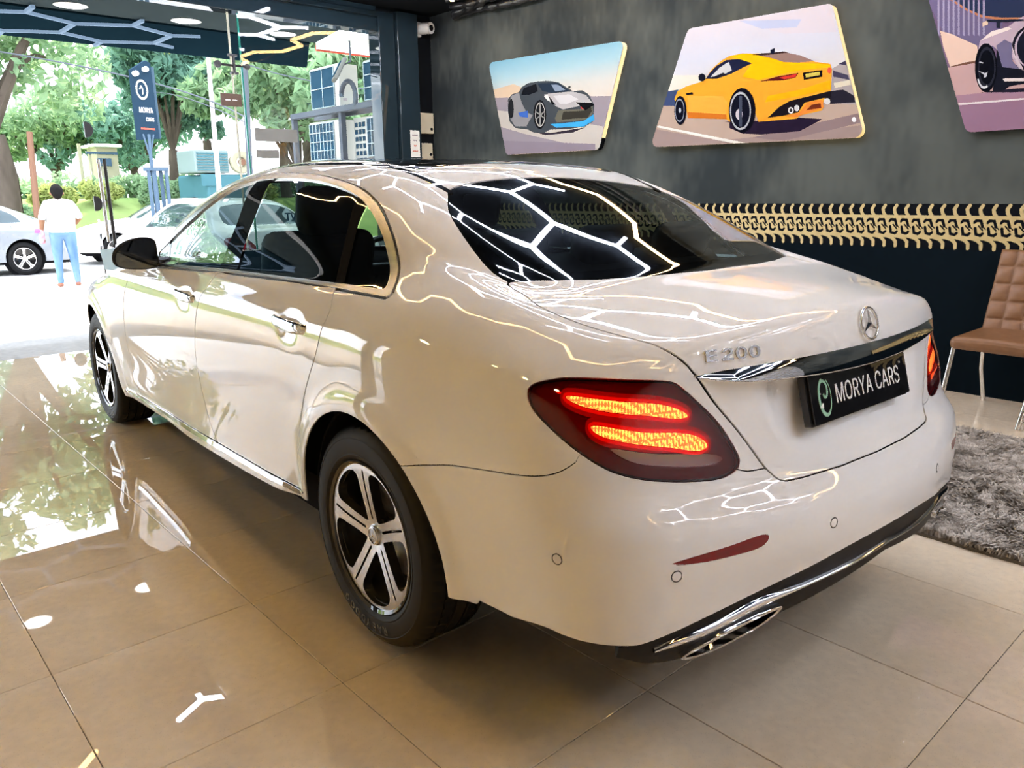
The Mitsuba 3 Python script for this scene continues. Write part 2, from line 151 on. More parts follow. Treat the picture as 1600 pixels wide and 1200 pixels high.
PRINT_2 = [((228, 222, 208), [(2.382,2.226),(0.795,2.051),(0.745,1.863),(2.405,2.006)]), ((214, 206, 214), [(1.776,2.552),(1.333,2.514),(1.005,2.531),(0.932,2.34),(1.323,2.386)]), ((188, 196, 222), [(1.693,2.528),(1.196,2.461),(1.228,2.414),(1.503,2.445)]), ((192, 168, 152), [(2.538,2.02),(0.724,1.872),(0.641,1.569),(2.524,1.645)]), ((168, 146, 140), [(2.497,1.824),(1.806,1.684),(0.677,1.725),(0.64,1.559),(2.507,1.645)]), ((150, 128, 128), [(1.528,1.692),(0.696,1.808),(0.679,1.746),(1.265,1.655)]), ((240, 236, 226), [(2.447,1.831),(2.398,1.836),(1.552,1.651),(1.662,1.653)]), ((64, 78, 118), [(2.336,2.096),(2.218,2.099),(2.232,2.052),(2.247,1.978),(2.388,1.99)]), ((170, 160, 160), [(0.947,2.109),(0.848,2.146),(0.739,1.858),(0.93,1.885)]), ((60, 56, 80), [(0.902,2.134),(0.843,2.152),(0.836,2.116)]), ((70, 66, 88), [(0.938,2.097),(0.828,2.054),(0.814,2.023),(0.929,2.055)]), ((40, 38, 50), [(0.943,1.964),(0.853,1.965),(0.772,1.917),(0.762,1.875),(0.936,1.88)]), ((224, 214, 190), [(0.925,2.014),(0.814,2.023),(0.8,1.991),(0.911,1.981)]), ((40, 30, 50), [(2.237,1.844),(2.114,1.872),(1.729,1.815),(1.726,1.774),(1.612,1.726),(1.45,1.71),(1.146,1.714),(0.985,1.784),(1.178,1.809),(1.483,1.809)]), ((250, 168, 52), [(2.254,2.03),(2.225,2.088),(2.142,2.116),(2.022,2.133),(1.964,2.151),(1.91,2.22),(1.828,2.268),(1.76,2.293),(1.651,2.296),(1.544,2.282),(1.312,2.258),(1.188,2.221),(1.077,2.171),(0.959,2.141),(0.945,2.108),(0.938,1.974),(0.952,1.933),(0.985,1.915),(0.99,1.842),(1.155,1.821),(1.177,1.801),(1.483,1.801),(1.514,1.873),(1.729,1.818),(1.759,1.84),(2.114,1.874),(2.133,1.946),(2.182,2.047),(2.225,1.991)]), ((252, 192, 20), [(1.76,2.291),(1.651,2.295),(1.543,2.281),(1.411,2.236),(1.308,2.195),(1.184,2.176),(0.961,2.139),(0.957,2.12),(1.18,2.125),(1.351,2.112),(1.504,2.096),(1.64,2.133),(1.565,2.219),(1.676,2.262)]), ((246, 178, 24), [(1.417,1.977),(1.169,1.996),(0.95,2.037),(0.939,1.978),(1.165,1.953),(1.44,1.934)]), ((250, 176, 70), [(2.123,2.042),(1.798,2.012),(1.759,1.962),(1.759,1.846),(2.114,1.878)]), ((216, 120, 44), [(2.117,1.921),(1.761,1.875),(1.752,1.84),(2.114,1.874)]), ((32, 36, 62), [(1.962,2.154),(1.923,2.196),(1.868,2.236),(1.786,2.268),(1.675,2.26),(1.563,2.219),(1.644,2.195),(1.738,2.164),(1.863,2.143)]), ((206, 206, 206), [(1.921,2.161),(1.839,2.221),(1.763,2.252),(1.731,2.188),(1.807,2.165)]), ((30, 30, 40), [(1.921,2.152),(1.808,2.18),(1.772,2.161),(1.891,2.144)]), ((150, 120, 112), [(1.54,2.274),(1.313,2.262),(1.188,2.225),(1.075,2.173),(1.196,2.178),(1.308,2.196),(1.411,2.236)]), ((60, 44, 44), [(1.57,2.28),(1.313,2.267),(1.275,2.255),(1.49,2.261)]), ((24, 28, 48), [(1.422,2.291),(1.384,2.299),(1.388,2.261),(1.411,2.264)]), ((90, 26, 30), [(1.493,2.084),(1.35,2.103),(1.188,2.109),(1.21,2.08),(1.298,2.072),(1.425,2.081)]), ((220, 60, 50), [(1.337,2.095),(1.196,2.104),(1.215,2.084),(1.292,2.078)]), ((20, 18, 20), [(1.154,2.106),(1.013,2.108),(1.009,2.064),(1.144,2.058)]), ((210, 190, 90), [(1.135,2.097),(1.03,2.1),(1.028,2.076),(1.131,2.071)]), ((235, 90, 70), [(0.947,2.098),(0.948,2.092),(0.949,2.087),(0.952,2.084),(0.956,2.081),(0.961,2.081),(0.965,2.083),(0.969,2.087),(0.972,2.092),(0.974,2.098),(0.975,2.105),(0.974,2.11),(0.972,2.115),(0.968,2.118),(0.964,2.119),(0.959,2.118),(0.955,2.115),(0.951,2.11),(0.949,2.105),(0.947,2.098)]), ((30, 24, 30), [(1.406,1.824),(1.321,1.891),(1.237,1.927),(1.046,1.951),(0.937,1.965),(0.938,1.909),(0.986,1.924),(1.125,1.905),(1.169,1.844),(1.279,1.83)]), ((238, 140, 60), [(1.156,1.843),(1.101,1.905),(0.996,1.912),(0.978,1.86),(1.084,1.837),(1.178,1.812),(1.272,1.825)]), ((120, 50, 30), [(1.109,1.852),(1.07,1.886),(1.006,1.891),(0.997,1.859)]), ((225, 222, 222), [(1.203,1.859),(1.204,1.852),(1.207,1.846),(1.212,1.842),(1.218,1.839),(1.225,1.839),(1.233,1.842),(1.239,1.846),(1.244,1.852),(1.247,1.859),(1.248,1.867),(1.246,1.873),(1.242,1.879),(1.236,1.882),(1.229,1.883),(1.221,1.882),(1.214,1.878),(1.209,1.873),(1.205,1.867),(1.203,1.859)]), ((225, 222, 222), [(1.161,1.871),(1.162,1.864),(1.164,1.858),(1.168,1.854),(1.174,1.851),(1.181,1.851),(1.187,1.853),(1.193,1.858),(1.197,1.864),(1.2,1.871),(1.2,1.878),(1.199,1.885),(1.195,1.89),(1.19,1.893),(1.184,1.895),(1.178,1.893),(1.171,1.89),(1.166,1.885),(1.163,1.878),(1.161,1.871)]), ((225, 222, 222), [(0.937,1.897),(0.938,1.89),(0.94,1.884),(0.945,1.88),(0.951,1.878),(0.958,1.878),(0.965,1.88),(0.971,1.884),(0.975,1.89),(0.978,1.897),(0.979,1.904),(0.977,1.91),(0.973,1.915),(0.968,1.918),(0.962,1.92),(0.955,1.918),(0.948,1.915),(0.943,1.91),(0.939,1.904),(0.937,1.897)]), ((50, 46, 50), [(1.214,1.86),(1.214,1.856),(1.216,1.853),(1.218,1.851),(1.222,1.849),(1.225,1.849),(1.229,1.85),(1.232,1.853),(1.235,1.856),(1.236,1.86),(1.236,1.864),(1.236,1.868),(1.234,1.871),(1.231,1.873),(1.227,1.873),(1.223,1.873),(1.22,1.871),(1.217,1.868),(1.215,1.864),(1.214,1.86)]), ((18, 18, 28), [(1.51,1.884),(1.512,1.833),(1.527,1.788),(1.552,1.754),(1.584,1.735),(1.622,1.733),(1.66,1.748),(1.694,1.78),(1.721,1.824),(1.737,1.876),(1.74,1.929),(1.731,1.979),(1.71,2.019),(1.68,2.044),(1.644,2.054),(1.606,2.046),(1.57,2.021),(1.54,1.983),(1.52,1.936),(1.51,1.884)]), ((176, 178, 184), [(1.547,1.883),(1.548,1.846),(1.555,1.812),(1.568,1.784),(1.587,1.764),(1.609,1.753),(1.634,1.752),(1.659,1.761),(1.682,1.78),(1.702,1.807),(1.717,1.841),(1.727,1.878),(1.729,1.916),(1.725,1.952),(1.714,1.983),(1.697,2.007),(1.676,2.022),(1.652,2.028),(1.628,2.023),(1.604,2.008),(1.582,1.985),(1.565,1.955),(1.553,1.92),(1.547,1.883),(1.558,1.883),(1.563,1.916),(1.573,1.947),(1.589,1.973),(1.608,1.994),(1.629,2.007),(1.65,2.011),(1.671,2.006),(1.69,1.993),(1.704,1.972),(1.714,1.944),(1.718,1.913),(1.716,1.879),(1.708,1.847),(1.694,1.817),(1.677,1.793),(1.656,1.776),(1.634,1.768),(1.612,1.769),(1.593,1.779),(1.577,1.797),(1.565,1.821),(1.558,1.851),(1.558,1.883)]), ((20, 22, 36), [(1.56,1.884),(1.562,1.846),(1.571,1.813),(1.588,1.788),(1.61,1.774),(1.635,1.773),(1.661,1.784),(1.684,1.807),(1.701,1.839),(1.712,1.876),(1.715,1.915),(1.709,1.951),(1.695,1.981),(1.675,2),(1.651,2.007),(1.626,2.001),(1.602,1.984),(1.581,1.956),(1.567,1.922),(1.56,1.884)]), ((200, 190, 196), [(1.616,1.864),(1.617,1.851),(1.621,1.84),(1.627,1.832),(1.636,1.828),(1.646,1.827),(1.656,1.831),(1.665,1.839),(1.672,1.85),(1.676,1.862),(1.677,1.875),(1.674,1.887),(1.669,1.897),(1.661,1.903),(1.651,1.906),(1.641,1.904),(1.632,1.898),(1.624,1.889),(1.618,1.877),(1.616,1.864)]), ((70, 76, 92), [(1.655,1.999),(1.63,1.996),(1.616,1.778),(1.64,1.779)]), ((18, 20, 34), [(2.129,1.934),(2.131,1.899),(2.138,1.867),(2.151,1.844),(2.169,1.83),(2.188,1.829),(2.207,1.839),(2.225,1.86),(2.238,1.89),(2.247,1.925),(2.248,1.962),(2.244,1.996),(2.233,2.023),(2.217,2.042),(2.199,2.049),(2.179,2.044),(2.161,2.028),(2.145,2.002),(2.134,1.97),(2.129,1.934)]), ((140, 146, 160), [(2.148,1.935),(2.149,1.911),(2.152,1.889),(2.159,1.87),(2.169,1.857),(2.181,1.849),(2.193,1.849),(2.206,1.855),(2.218,1.867),(2.229,1.885),(2.236,1.906),(2.241,1.931),(2.242,1.955),(2.24,1.979),(2.234,2),(2.226,2.016),(2.215,2.026),(2.202,2.03),(2.19,2.027),(2.177,2.018),(2.166,2.003),(2.157,1.983),(2.151,1.96),(2.148,1.935),(2.155,1.936),(2.157,1.957),(2.162,1.977),(2.17,1.994),(2.18,2.007),(2.19,2.015),(2.201,2.017),(2.212,2.014),(2.221,2.005),(2.229,1.991),(2.233,1.973),(2.235,1.953),(2.234,1.932),(2.23,1.911),(2.224,1.892),(2.215,1.877),(2.205,1.866),(2.194,1.861),(2.183,1.862),(2.173,1.868),(2.164,1.88),(2.158,1.896),(2.155,1.915),(2.155,1.936)]), ((170, 176, 188), [(2.179,1.938),(2.179,1.932),(2.181,1.926),(2.184,1.922),(2.188,1.92),(2.192,1.919),(2.196,1.921),(2.199,1.925),(2.202,1.93),(2.204,1.937),(2.204,1.943),(2.203,1.949),(2.201,1.954),(2.198,1.957),(2.194,1.959),(2.189,1.958),(2.186,1.955),(2.182,1.95),(2.18,1.944),(2.179,1.938)]), ((24, 26, 40), [(1.962,2.163),(1.963,2.154),(1.968,2.147),(1.976,2.141),(1.985,2.138),(1.996,2.139),(2.006,2.142),(2.016,2.148),(2.023,2.156),(2.027,2.166),(2.027,2.175),(2.024,2.183),(2.018,2.19),(2.009,2.194),(1.999,2.195),(1.988,2.193),(1.978,2.188),(1.97,2.181),(1.964,2.173),(1.962,2.163)]), ((24, 24, 30), [(2.142,2.065),(2.076,2.065),(2.072,2.049),(2.131,2.051)]), ((250, 250, 250), [(0.742,1.763),(0.742,1.757),(0.744,1.753),(0.747,1.749),(0.752,1.748),(0.757,1.747),(0.762,1.749),(0.766,1.752),(0.77,1.757),(0.772,1.762),(0.773,1.768),(0.771,1.773),(0.769,1.777),(0.765,1.78),(0.76,1.781),(0.755,1.78),(0.75,1.777),(0.746,1.773),(0.743,1.768),(0.742,1.763)])]
PRINT_3 = [((118, 108, 146), [(0.447,2.593),(0.22,2.483),(0.04,2.293),(-0.072,2.263),(-0.093,2.09),(0.047,2.135),(0.255,2.245)]), ((48, 58, 88), [(0.253,2.589),(-0.607,2.42),(-0.64,2.186),(-0.058,2.27),(0.048,2.304),(0.146,2.364),(0.221,2.43)]), ((196, 130, 96), [(0.23,2.418),(0.212,2.415),(0.125,2.35),(0.034,2.299),(-0.071,2.271),(-0.639,2.192),(-0.641,2.179),(-0.06,2.259),(0.046,2.291),(0.145,2.35)]), ((168, 160, 190), [(0.311,2.499),(0.299,2.497),(0.268,2.22),(0.28,2.229)]), ((168, 160, 190), [(0.281,2.494),(0.27,2.492),(0.239,2.216),(0.251,2.224)]), ((168, 160, 190), [(0.252,2.489),(0.241,2.487),(0.209,2.212),(0.221,2.22)]), ((168, 160, 190), [(0.223,2.483),(0.212,2.481),(0.18,2.207),(0.192,2.216)]), ((168, 160, 190), [(0.194,2.478),(0.183,2.476),(0.152,2.203),(0.163,2.212)]), ((168, 160, 190), [(0.166,2.473),(0.155,2.471),(0.123,2.199),(0.135,2.208)]), ((168, 160, 190), [(0.137,2.468),(0.127,2.466),(0.095,2.195),(0.106,2.204)]), ((168, 160, 190), [(0.109,2.463),(0.099,2.461),(0.067,2.191),(0.078,2.2)]), ((168, 160, 190), [(0.082,2.458),(0.071,2.456),(0.039,2.187),(0.05,2.196)]), ((168, 160, 190), [(0.054,2.453),(0.043,2.451),(0.011,2.183),(0.023,2.192)]), ((238, 206, 188), [(0.269,2.251),(0.197,2.22),(0.047,2.135),(0.022,2.038),(0.186,2.033),(0.236,2.147)]), ((120, 84, 72), [(0.186,2.033),(0.103,2.047),(0.004,2.049),(0.002,2.035),(0.101,2.034),(0.185,2.026)]), ((206, 170, 168), [(0.209,2.028),(-0.023,2.04),(-0.669,1.978),(-0.702,1.743),(0.149,1.803)]), ((176, 138, 156), [(0.155,1.859),(-0.044,1.861),(-0.688,1.842),(-0.702,1.743),(0.108,1.806)]), ((236, 226, 226), [(0.116,1.813),(-0.239,1.811),(-0.694,1.805),(-0.695,1.796),(-0.241,1.802),(0.108,1.801)]), ((160, 124, 148), [(0.108,1.801),(-0.241,1.802),(-0.695,1.796),(-0.733,1.53),(0.054,1.57)]), ((40, 36, 52), [(-0.005,1.865),(-0.158,1.87),(-0.688,1.842),(-0.691,1.821),(-0.173,1.849)]), ((28, 30, 42), [(-0.07,1.866),(-0.069,1.973),(-0.064,2.12),(-0.166,2.002),(-0.676,1.929),(-0.687,1.849),(-0.229,1.89),(-0.156,1.884),(-0.133,1.866)]), ((196, 176, 192), [(0.039,2.094),(0.034,2.16),(-0.022,2.204),(-0.108,2.217),(-0.159,2.252),(-0.211,2.273),(-0.413,2.271),(-0.641,2.179),(-0.676,1.929),(-0.194,1.976),(-0.149,2.043),(-0.107,2.075),(-0.067,2.093),(-0.038,2.123)]), ((122, 116, 150), [(-0.058,2.121),(-0.098,2.148),(-0.139,2.123),(-0.15,2.03),(-0.194,1.976),(-0.105,1.996)]), ((240, 228, 224), [(0.03,2.159),(-0.022,2.202),(-0.109,2.215),(-0.129,2.202),(-0.032,2.177)]), ((30, 30, 42), [(-0.407,2.061),(-0.407,2.026),(-0.398,1.994),(-0.379,1.968),(-0.353,1.95),(-0.321,1.941),(-0.286,1.943),(-0.249,1.954),(-0.214,1.975),(-0.184,2.005),(-0.16,2.039),(-0.146,2.077),(-0.141,2.115),(-0.146,2.15),(-0.162,2.18),(-0.186,2.201),(-0.216,2.213),(-0.251,2.215),(-0.287,2.207),(-0.322,2.19),(-0.353,2.165),(-0.379,2.133),(-0.397,2.098),(-0.407,2.061),(-0.394,2.063),(-0.386,2.096),(-0.369,2.128),(-0.346,2.156),(-0.317,2.179),(-0.286,2.195),(-0.253,2.202),(-0.222,2.2),(-0.195,2.189),(-0.173,2.169),(-0.16,2.143),(-0.155,2.111),(-0.159,2.077),(-0.172,2.043),(-0.193,2.012),(-0.221,1.986),(-0.252,1.967),(-0.285,1.956),(-0.317,1.955),(-0.346,1.963),(-0.369,1.979),(-0.386,2.002),(-0.394,2.031),(-0.394,2.063)]), ((30, 32, 46), [(-0.395,2.063),(-0.395,2.024),(-0.382,1.991),(-0.359,1.967),(-0.327,1.954),(-0.29,1.955),(-0.252,1.97),(-0.217,1.996),(-0.189,2.031),(-0.171,2.072),(-0.166,2.113),(-0.174,2.151),(-0.193,2.18),(-0.222,2.197),(-0.258,2.202),(-0.296,2.193),(-0.332,2.171),(-0.362,2.14),(-0.384,2.103),(-0.395,2.063)]), ((190, 160, 160), [(-0.37,2.079),(-0.37,2.05),(-0.363,2.025),(-0.348,2.007),(-0.329,1.998),(-0.305,1.998),(-0.281,2.009),(-0.259,2.027),(-0.241,2.053),(-0.23,2.083),(-0.226,2.113),(-0.23,2.14),(-0.242,2.162),(-0.26,2.175),(-0.282,2.179),(-0.306,2.173),(-0.329,2.158),(-0.348,2.136),(-0.363,2.108),(-0.37,2.079)]), ((214, 196, 204), [(-0.14,2.11),(-0.155,2.049),(-0.2,1.978),(-0.22,1.963),(-0.211,1.983),(-0.166,2.054)]), ((236, 222, 222), [(-0.116,1.928),(-0.125,1.932),(-0.683,1.88),(-0.686,1.86),(-0.127,1.914)]), ((18, 20, 28), [(-0.077,1.996),(-0.08,1.951),(-0.075,1.912),(-0.065,1.882),(-0.049,1.865),(-0.03,1.863),(-0.009,1.877),(0.011,1.904),(0.028,1.942),(0.04,1.986),(0.045,2.033),(0.044,2.076),(0.036,2.111),(0.022,2.133),(0.004,2.142),(-0.016,2.136),(-0.036,2.115),(-0.055,2.082),(-0.069,2.041),(-0.077,1.996)]), ((44, 46, 58), [(-0.07,2),(-0.072,1.969),(-0.07,1.941),(-0.065,1.917),(-0.057,1.9),(-0.045,1.891),(-0.033,1.89),(-0.019,1.898),(-0.005,1.914),(0.007,1.936),(0.017,1.964),(0.025,1.995),(0.028,2.027),(0.028,2.057),(0.025,2.083),(0.018,2.103),(0.008,2.116),(-0.005,2.121),(-0.018,2.117),(-0.032,2.105),(-0.045,2.086),(-0.056,2.06),(-0.064,2.031),(-0.07,2),(-0.062,2.001),(-0.058,2.027),(-0.05,2.052),(-0.041,2.073),(-0.03,2.089),(-0.019,2.099),(-0.007,2.103),(0.003,2.099),(0.011,2.088),(0.017,2.071),(0.02,2.049),(0.02,2.024),(0.017,1.997),(0.011,1.971),(0.002,1.947),(-0.008,1.928),(-0.019,1.915),(-0.031,1.908),(-0.042,1.909),(-0.051,1.917),(-0.058,1.931),(-0.063,1.951),(-0.064,1.975),(-0.062,2.001)]), ((225, 225, 232), [(-0.041,1.893),(-0.036,1.888),(-0.03,1.885),(-0.024,1.884),(-0.018,1.885),(-0.011,1.888),(-0.005,1.893),(0.001,1.9),(0.007,1.909),(0.013,1.919),(0.017,1.93),(0.022,1.942),(0.015,1.946),(0.011,1.936),(0.007,1.926),(0.003,1.918),(-0.002,1.911),(-0.007,1.905),(-0.012,1.901),(-0.017,1.898),(-0.022,1.898),(-0.027,1.898),(-0.031,1.901),(-0.035,1.905)]), ((210, 210, 218), [(0.026,1.991),(-0.018,1.972),(-0.03,1.978),(-0.027,1.951),(-0.012,1.946),(-0.013,1.963)]), ((205, 205, 215), [(0.024,2.043),(0.001,2.035),(0,2.028),(0.023,2.035)]), ((240, 214, 190), [(0.033,2.259),(0.005,2.268),(-0.001,2.244),(0.028,2.237)]), ((40, 44, 60), [(0.012,2.272),(-0.184,2.245),(-0.185,2.235),(-0.061,2.248),(-0.065,2.215),(-0.047,2.218),(-0.043,2.251),(0.01,2.262)])]

satin('rev_back', (.5, .48, .5), .3)
pane('rev_lens', (.75, .62, .66))
gloss('plate_black', (.008, .008, .009))
matt('print_white', (.75, .75, .74))
matt('logo_green', (.30, .52, .38))
gloss('wheel_dark', (.012, .012, .013))
satin('tyre_letter', (.035, .035, .036), .4)
mat('mirror_glass', {'type': 'conductor', 'specular_reflectance': rgb(.10, .12, .15)})
# ------------------------------------------------------------------ the showroom
XF, YR, YL, XB, ZC = 5.60, -3.53, 4.60, -5.20, 3.18
def f_tile(p, n, uv):
    g = fbm(p.x * 55, p.y * 55, 3.1, 3); s = noise(p.x * 420, p.y * 420, 1.0); c = fbm(p.x * 2.2, p.y * 2.2, 7.0, 3)
    k = .90 + .14 * g + .10 * (c - .5) - .10 * smoothstep(.80, .95, s)
    return mix((.66, .545, .40), (.74, .625, .475), c) * k
gloss('floor_tile', 0, 1.56, f_tile)
gloss('floor_tile_b', 0, 1.56, lambda p, n, uv: f_tile(p, n, uv) * .96)
matt('grout', (.10, .085, .07))
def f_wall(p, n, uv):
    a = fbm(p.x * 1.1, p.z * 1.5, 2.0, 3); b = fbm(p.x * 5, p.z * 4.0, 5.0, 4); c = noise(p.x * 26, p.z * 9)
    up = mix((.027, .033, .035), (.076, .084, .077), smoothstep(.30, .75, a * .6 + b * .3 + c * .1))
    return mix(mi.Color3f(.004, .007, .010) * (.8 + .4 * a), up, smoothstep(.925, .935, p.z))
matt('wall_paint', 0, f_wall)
matt('ceiling_black', (.012, .014, .017))
matt('soffit_grey', (.045, .062, .068))
matt('hex_panel', (.006, .017, .026))
gloss('black_cladding', (.016, .028, .036))
satin('black_panel', (.006, .007, .009), .2)
def f_left(p, n, uv):
    return mix((.40, .33, .22), (.46, .385, .26), fbm(p.x * 1.5, p.z * 1.5, 4.0, 2))
matt('left_wall_paint', 0, f_left)
satin('gold_vinyl', (.50, .38, .17), .3)
matt('black_vinyl', (.006, .007, .009))
scene['print'] = {'type': 'twosided', 'b': {'type': 'diffuse', 'reflectance': {'type': 'mesh_attribute', 'name': 'vertex_color'}}}
satin('switch_cream', (.62, .55, .40), .2)
satin('white_plastic', (.78, .78, .75), .2)
matt('paper_white', (.80, .79, .72))
matt('ink_grey', (.32, .28, .30)); matt('ink_red', (.62, .22, .16))
gloss('duct_foil', (.02, .02, .022))
mat('lamp_off', {'type': 'diffuse', 'reflectance': rgb(.6, .6, .6)})
def strip_light(key, mesh, rad): return put(key, mesh, 'lamp_off', emitter={'type': 'area', 'radiance': rgb(*rad)})

# floor: every tile a piece of its own, bevelled, with recessed joints
put('floor', bx(XB, XF + .12, YR, YL, -.10, -.0025), 'grout'); struct('floor', 'polished beige floor of large square tiles')
TX, TY, X0, Y0 = .5885, .5815, .5045, 1.0665
def tile_mesh(w, h):
    c, t = .0012, .008; g = .0011
    P = lambda i, z: [(i - w / 2, i - h / 2)]
    o = [(-w / 2 + g, -h / 2 + g), (w / 2 - g, -h / 2 + g), (w / 2 - g, h / 2 - g), (-w / 2 + g, h / 2 - g)]
    n = [(x - np.sign(x) * c, y - np.sign(y) * c) for x, y in o]
    V = np.array([(x, y, 0) for x, y in n] + [(x, y, -c) for x, y in o] + [(x, y, -t) for x, y in o]); F = [(0, 1, 2), (0, 2, 3)]
    for r in (0, 4):
        for k in range(4):
            q = (k + 1) % 4; F += [(r + k, r + 4 + k, r + 4 + q), (r + k, r + 4 + q, r + q)]
    return trimesh.Trimesh(V, F, process=False)
tile_src = {}
for i in range(-10, 10):
    for j in range(-8, 8):
        x0, x1, y0, y1 = X0 + TX * (i - 1), X0 + TX * i, Y0 + TY * (j - 1), Y0 + TY * j
        x0, x1, y0, y1 = max(x0, XB), min(x1, XF + .12), max(y0, YR), min(y1, YL)
        if x1 - x0 < .02 or y1 - y0 < .02: continue
        sz = (round(x1 - x0, 4), round(y1 - y0, 4)); k, n = 'floor__tile', 0
        b = 'floor_tile' if (i * 7 + j * 3) % 4 else 'floor_tile_b'
        if (sz, b) not in tile_src: tile_src[(sz, b)] = mikit.ply(tile_mesh(*sz), b)
        while k in scene: n += 1; k = f'floor__tile_{n:03d}'
        scene[k] = {**tile_src[(sz, b)], 'to_world': T().translate([(x0 + x1) / 2, (y0 + y1) / 2, 0])}
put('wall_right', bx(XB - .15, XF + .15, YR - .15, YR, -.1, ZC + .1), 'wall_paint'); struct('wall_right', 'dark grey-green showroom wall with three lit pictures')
put('wall_left', bx(XB - .15, XF - .6, YL, YL + .15, -.1, ZC + .1), 'left_wall_paint'); struct('wall_left')
put('wall_back', bx(XB - .15, XB, YR - .15, YL + .15, -.1, ZC + .1), matt('back_wall_paint', (.34, .34, .35))); struct('wall_back')
put('ceiling', bx(XB - .15, XF + .15, YR - .15, YL + .15, ZC, ZC + .12), 'ceiling_black'); struct('ceiling', 'black showroom ceiling')
# shop front: beam, two clad columns, black recess
put('trim_1', cat(rbox(XF - .08, XF + .10, -2.80, YL, 2.935, 3.065, .008), rbox(XF - .11, XF + .04, -2.80, YL, 3.075, 3.125, .008), bx(XF - .06, XF + .1, -2.8, YL, 3.05, ZC)), 'black_cladding'); struct('trim_1', 'glossy black beam across the top of the shop opening')
put('trim_2', cat(rbox(XF - .10, XF + .10, -2.995, -2.80, -.1, 3.13, .01), rbox(XF - .118, XF - .09, -2.99, -2.81, 0, .05, .004)), 'black_cladding', 40); struct('trim_2', 'dark clad column beside the shop opening')
put('trim_3', rbox(XF - .14, XF + .10, -3.265, -3.005, -.1, 3.15, .01), 'black_cladding', 40); struct('trim_3', 'dark clad column carrying a paper notice')
put('wall_front', bx(XF, XF + .12, YR, -3.26, -.1, ZC), 'black_panel'); struct('wall_front')
put('wall_front__jamb', bx(XF - .1, XF + .1, YL - .6, YL, -.1, ZC), 'black_panel')

# LED honeycomb under the ceiling: hexagon edges, cut to the outline seen in the reflections
def hex_edges(L, o, inside):
    """edges of a honeycomb with a vertex at o whose edges run at 0, 120, 240 degrees"""
    E = []
    for m in range(-14, 15):
        for n in range(-14, 15):
            a = np.array(o) + np.array([1.5 * L * (m + n), .866 * L * (m - n)])
            for k in range(3):
                t = k * 2 * math.pi / 3; b = a + L * np.array([math.cos(t), math.sin(t)])
                ia, ib = inside(a), inside(b)
                if ia and ib: E.append((a, b))
                elif ia: E.append((a, a + (b - a) * .52))
                elif ib: E.append((b, b + (a - b) * .52))
    return E
def tube_bar(a, b, w, z0, z1, ext=.0):
    a, b = np.array(a, float), np.array(b, float); d = (b - a) / np.linalg.norm(b - a); n = np.array([-d[1], d[0]]) * w / 2; a = a - d * ext; b = b + d * ext
    P = [a - n, b - n, b + n, a + n]; V = np.array([(*p, z0) for p in P] + [(*p, z1) for p in P])
    F = [(0, 2, 1), (0, 3, 2), (4, 5, 6), (4, 6, 7)] + [f for k in range(4) for f in ((k, (k + 1) % 4, (k + 1) % 4 + 4), (k, (k + 1) % 4 + 4, k + 4))]
    return trimesh.Trimesh(V, F, process=False)
ZT = 3.10
in_hall = lambda p: .15 < p[0] < 4.75 and -2.50 < p[1] < (.42 if p[0] < 3.3 else -.55)
E1 = hex_edges(0.56, (4.69,.06), in_hall)
for k in range(3): t = k * 2 * math.pi / 3; E1.append((np.array([4.69, -.05]), np.array([4.69 + .30 * math.cos(t), -.05 + .30 * math.sin(t)])))
tag('honeycomb_light', 'white LED honeycomb light under the black ceiling, mirrored in the car and the floor', 'ceiling light')
E2 = hex_edges(0.56, (-3.2, -.85), lambda p: -4.7 < p[0] < -2.35 and -2.4 < p[1] < .5)
for a, b in E1: strip_light('honeycomb_light__light_tube', tube_bar(a, b, .036, ZT, ZT + .03, .009), (10.2, 10.9, 12.6))
tag('honeycomb_light_001', 'white LED honeycomb light at the back of the hall, mirrored small in the rear bumper', 'ceiling light')
for a, b in E2: strip_light('honeycomb_light_001__light_tube', tube_bar(a, b, .036, ZT, ZT + .03, .009), (10.2, 10.9, 12.6))
tag('zigzag_light', 'warm yellow LED zigzag border light around the ceiling, mirrored along the edges of the car', 'ceiling light')
def zig(x0, x1, y, s, axis=0):
    L = .52; P = [(x0, y)]; up = True; x = x0
    while x < x1 - .2:
        for dx, dy in ((L, 0), (L * .5, s * L * .5), (L, 0), (L * .5, -s * L * .5)):
            x += dx; P.append((x, P[-1][1] + dy))
    return P if axis == 0 else [(b, a) for a, b in P]
for P in (zig(-4.76, 4.7, -3.06, 1), zig(-4.76, 4.7, .86, 1)):
    for a, b in zip(P[:-1], P[1:]): strip_light('zigzag_light__light_tube', tube_bar(a, b, .036, ZT, ZT + .03, .009), (6.6, 4.0, 1.5))
# warm recessed spots over the left aisle and the rear of the hall
for x, y, w in ((-1.0, 3.2, 'nearest the back of the hall'), (.2, 3.2, 'second from the back'), (1.4, 3.2, 'third from the back'), (2.6, 3.2, 'nearest the shop opening')):
    k = free('ceiling_spot'); tag(k, 'round warm recessed ceiling lamp over the left aisle, ' + w, 'ceiling light', 'warm ceiling lamps')
    put(k + '__rim', frame(lathe([(.115, 0), (.118, -.012), (.10, -.014), (.10, 0)], 32, 'z'), (x, y, ZC), (1, 0, 0), (0, 1, 0), (0, 0, 1)), 'white_plastic', 40)
    put(k + '__lamp', frame(prism(Point(0, 0).buffer(.10, 12), .003), (x, y, ZC - .013), (1, 0, 0), (0, -1, 0), (0, 0, -1)), 'lamp_off', emitter={'type': 'area', 'radiance': rgb(*(86, 57, 14))})

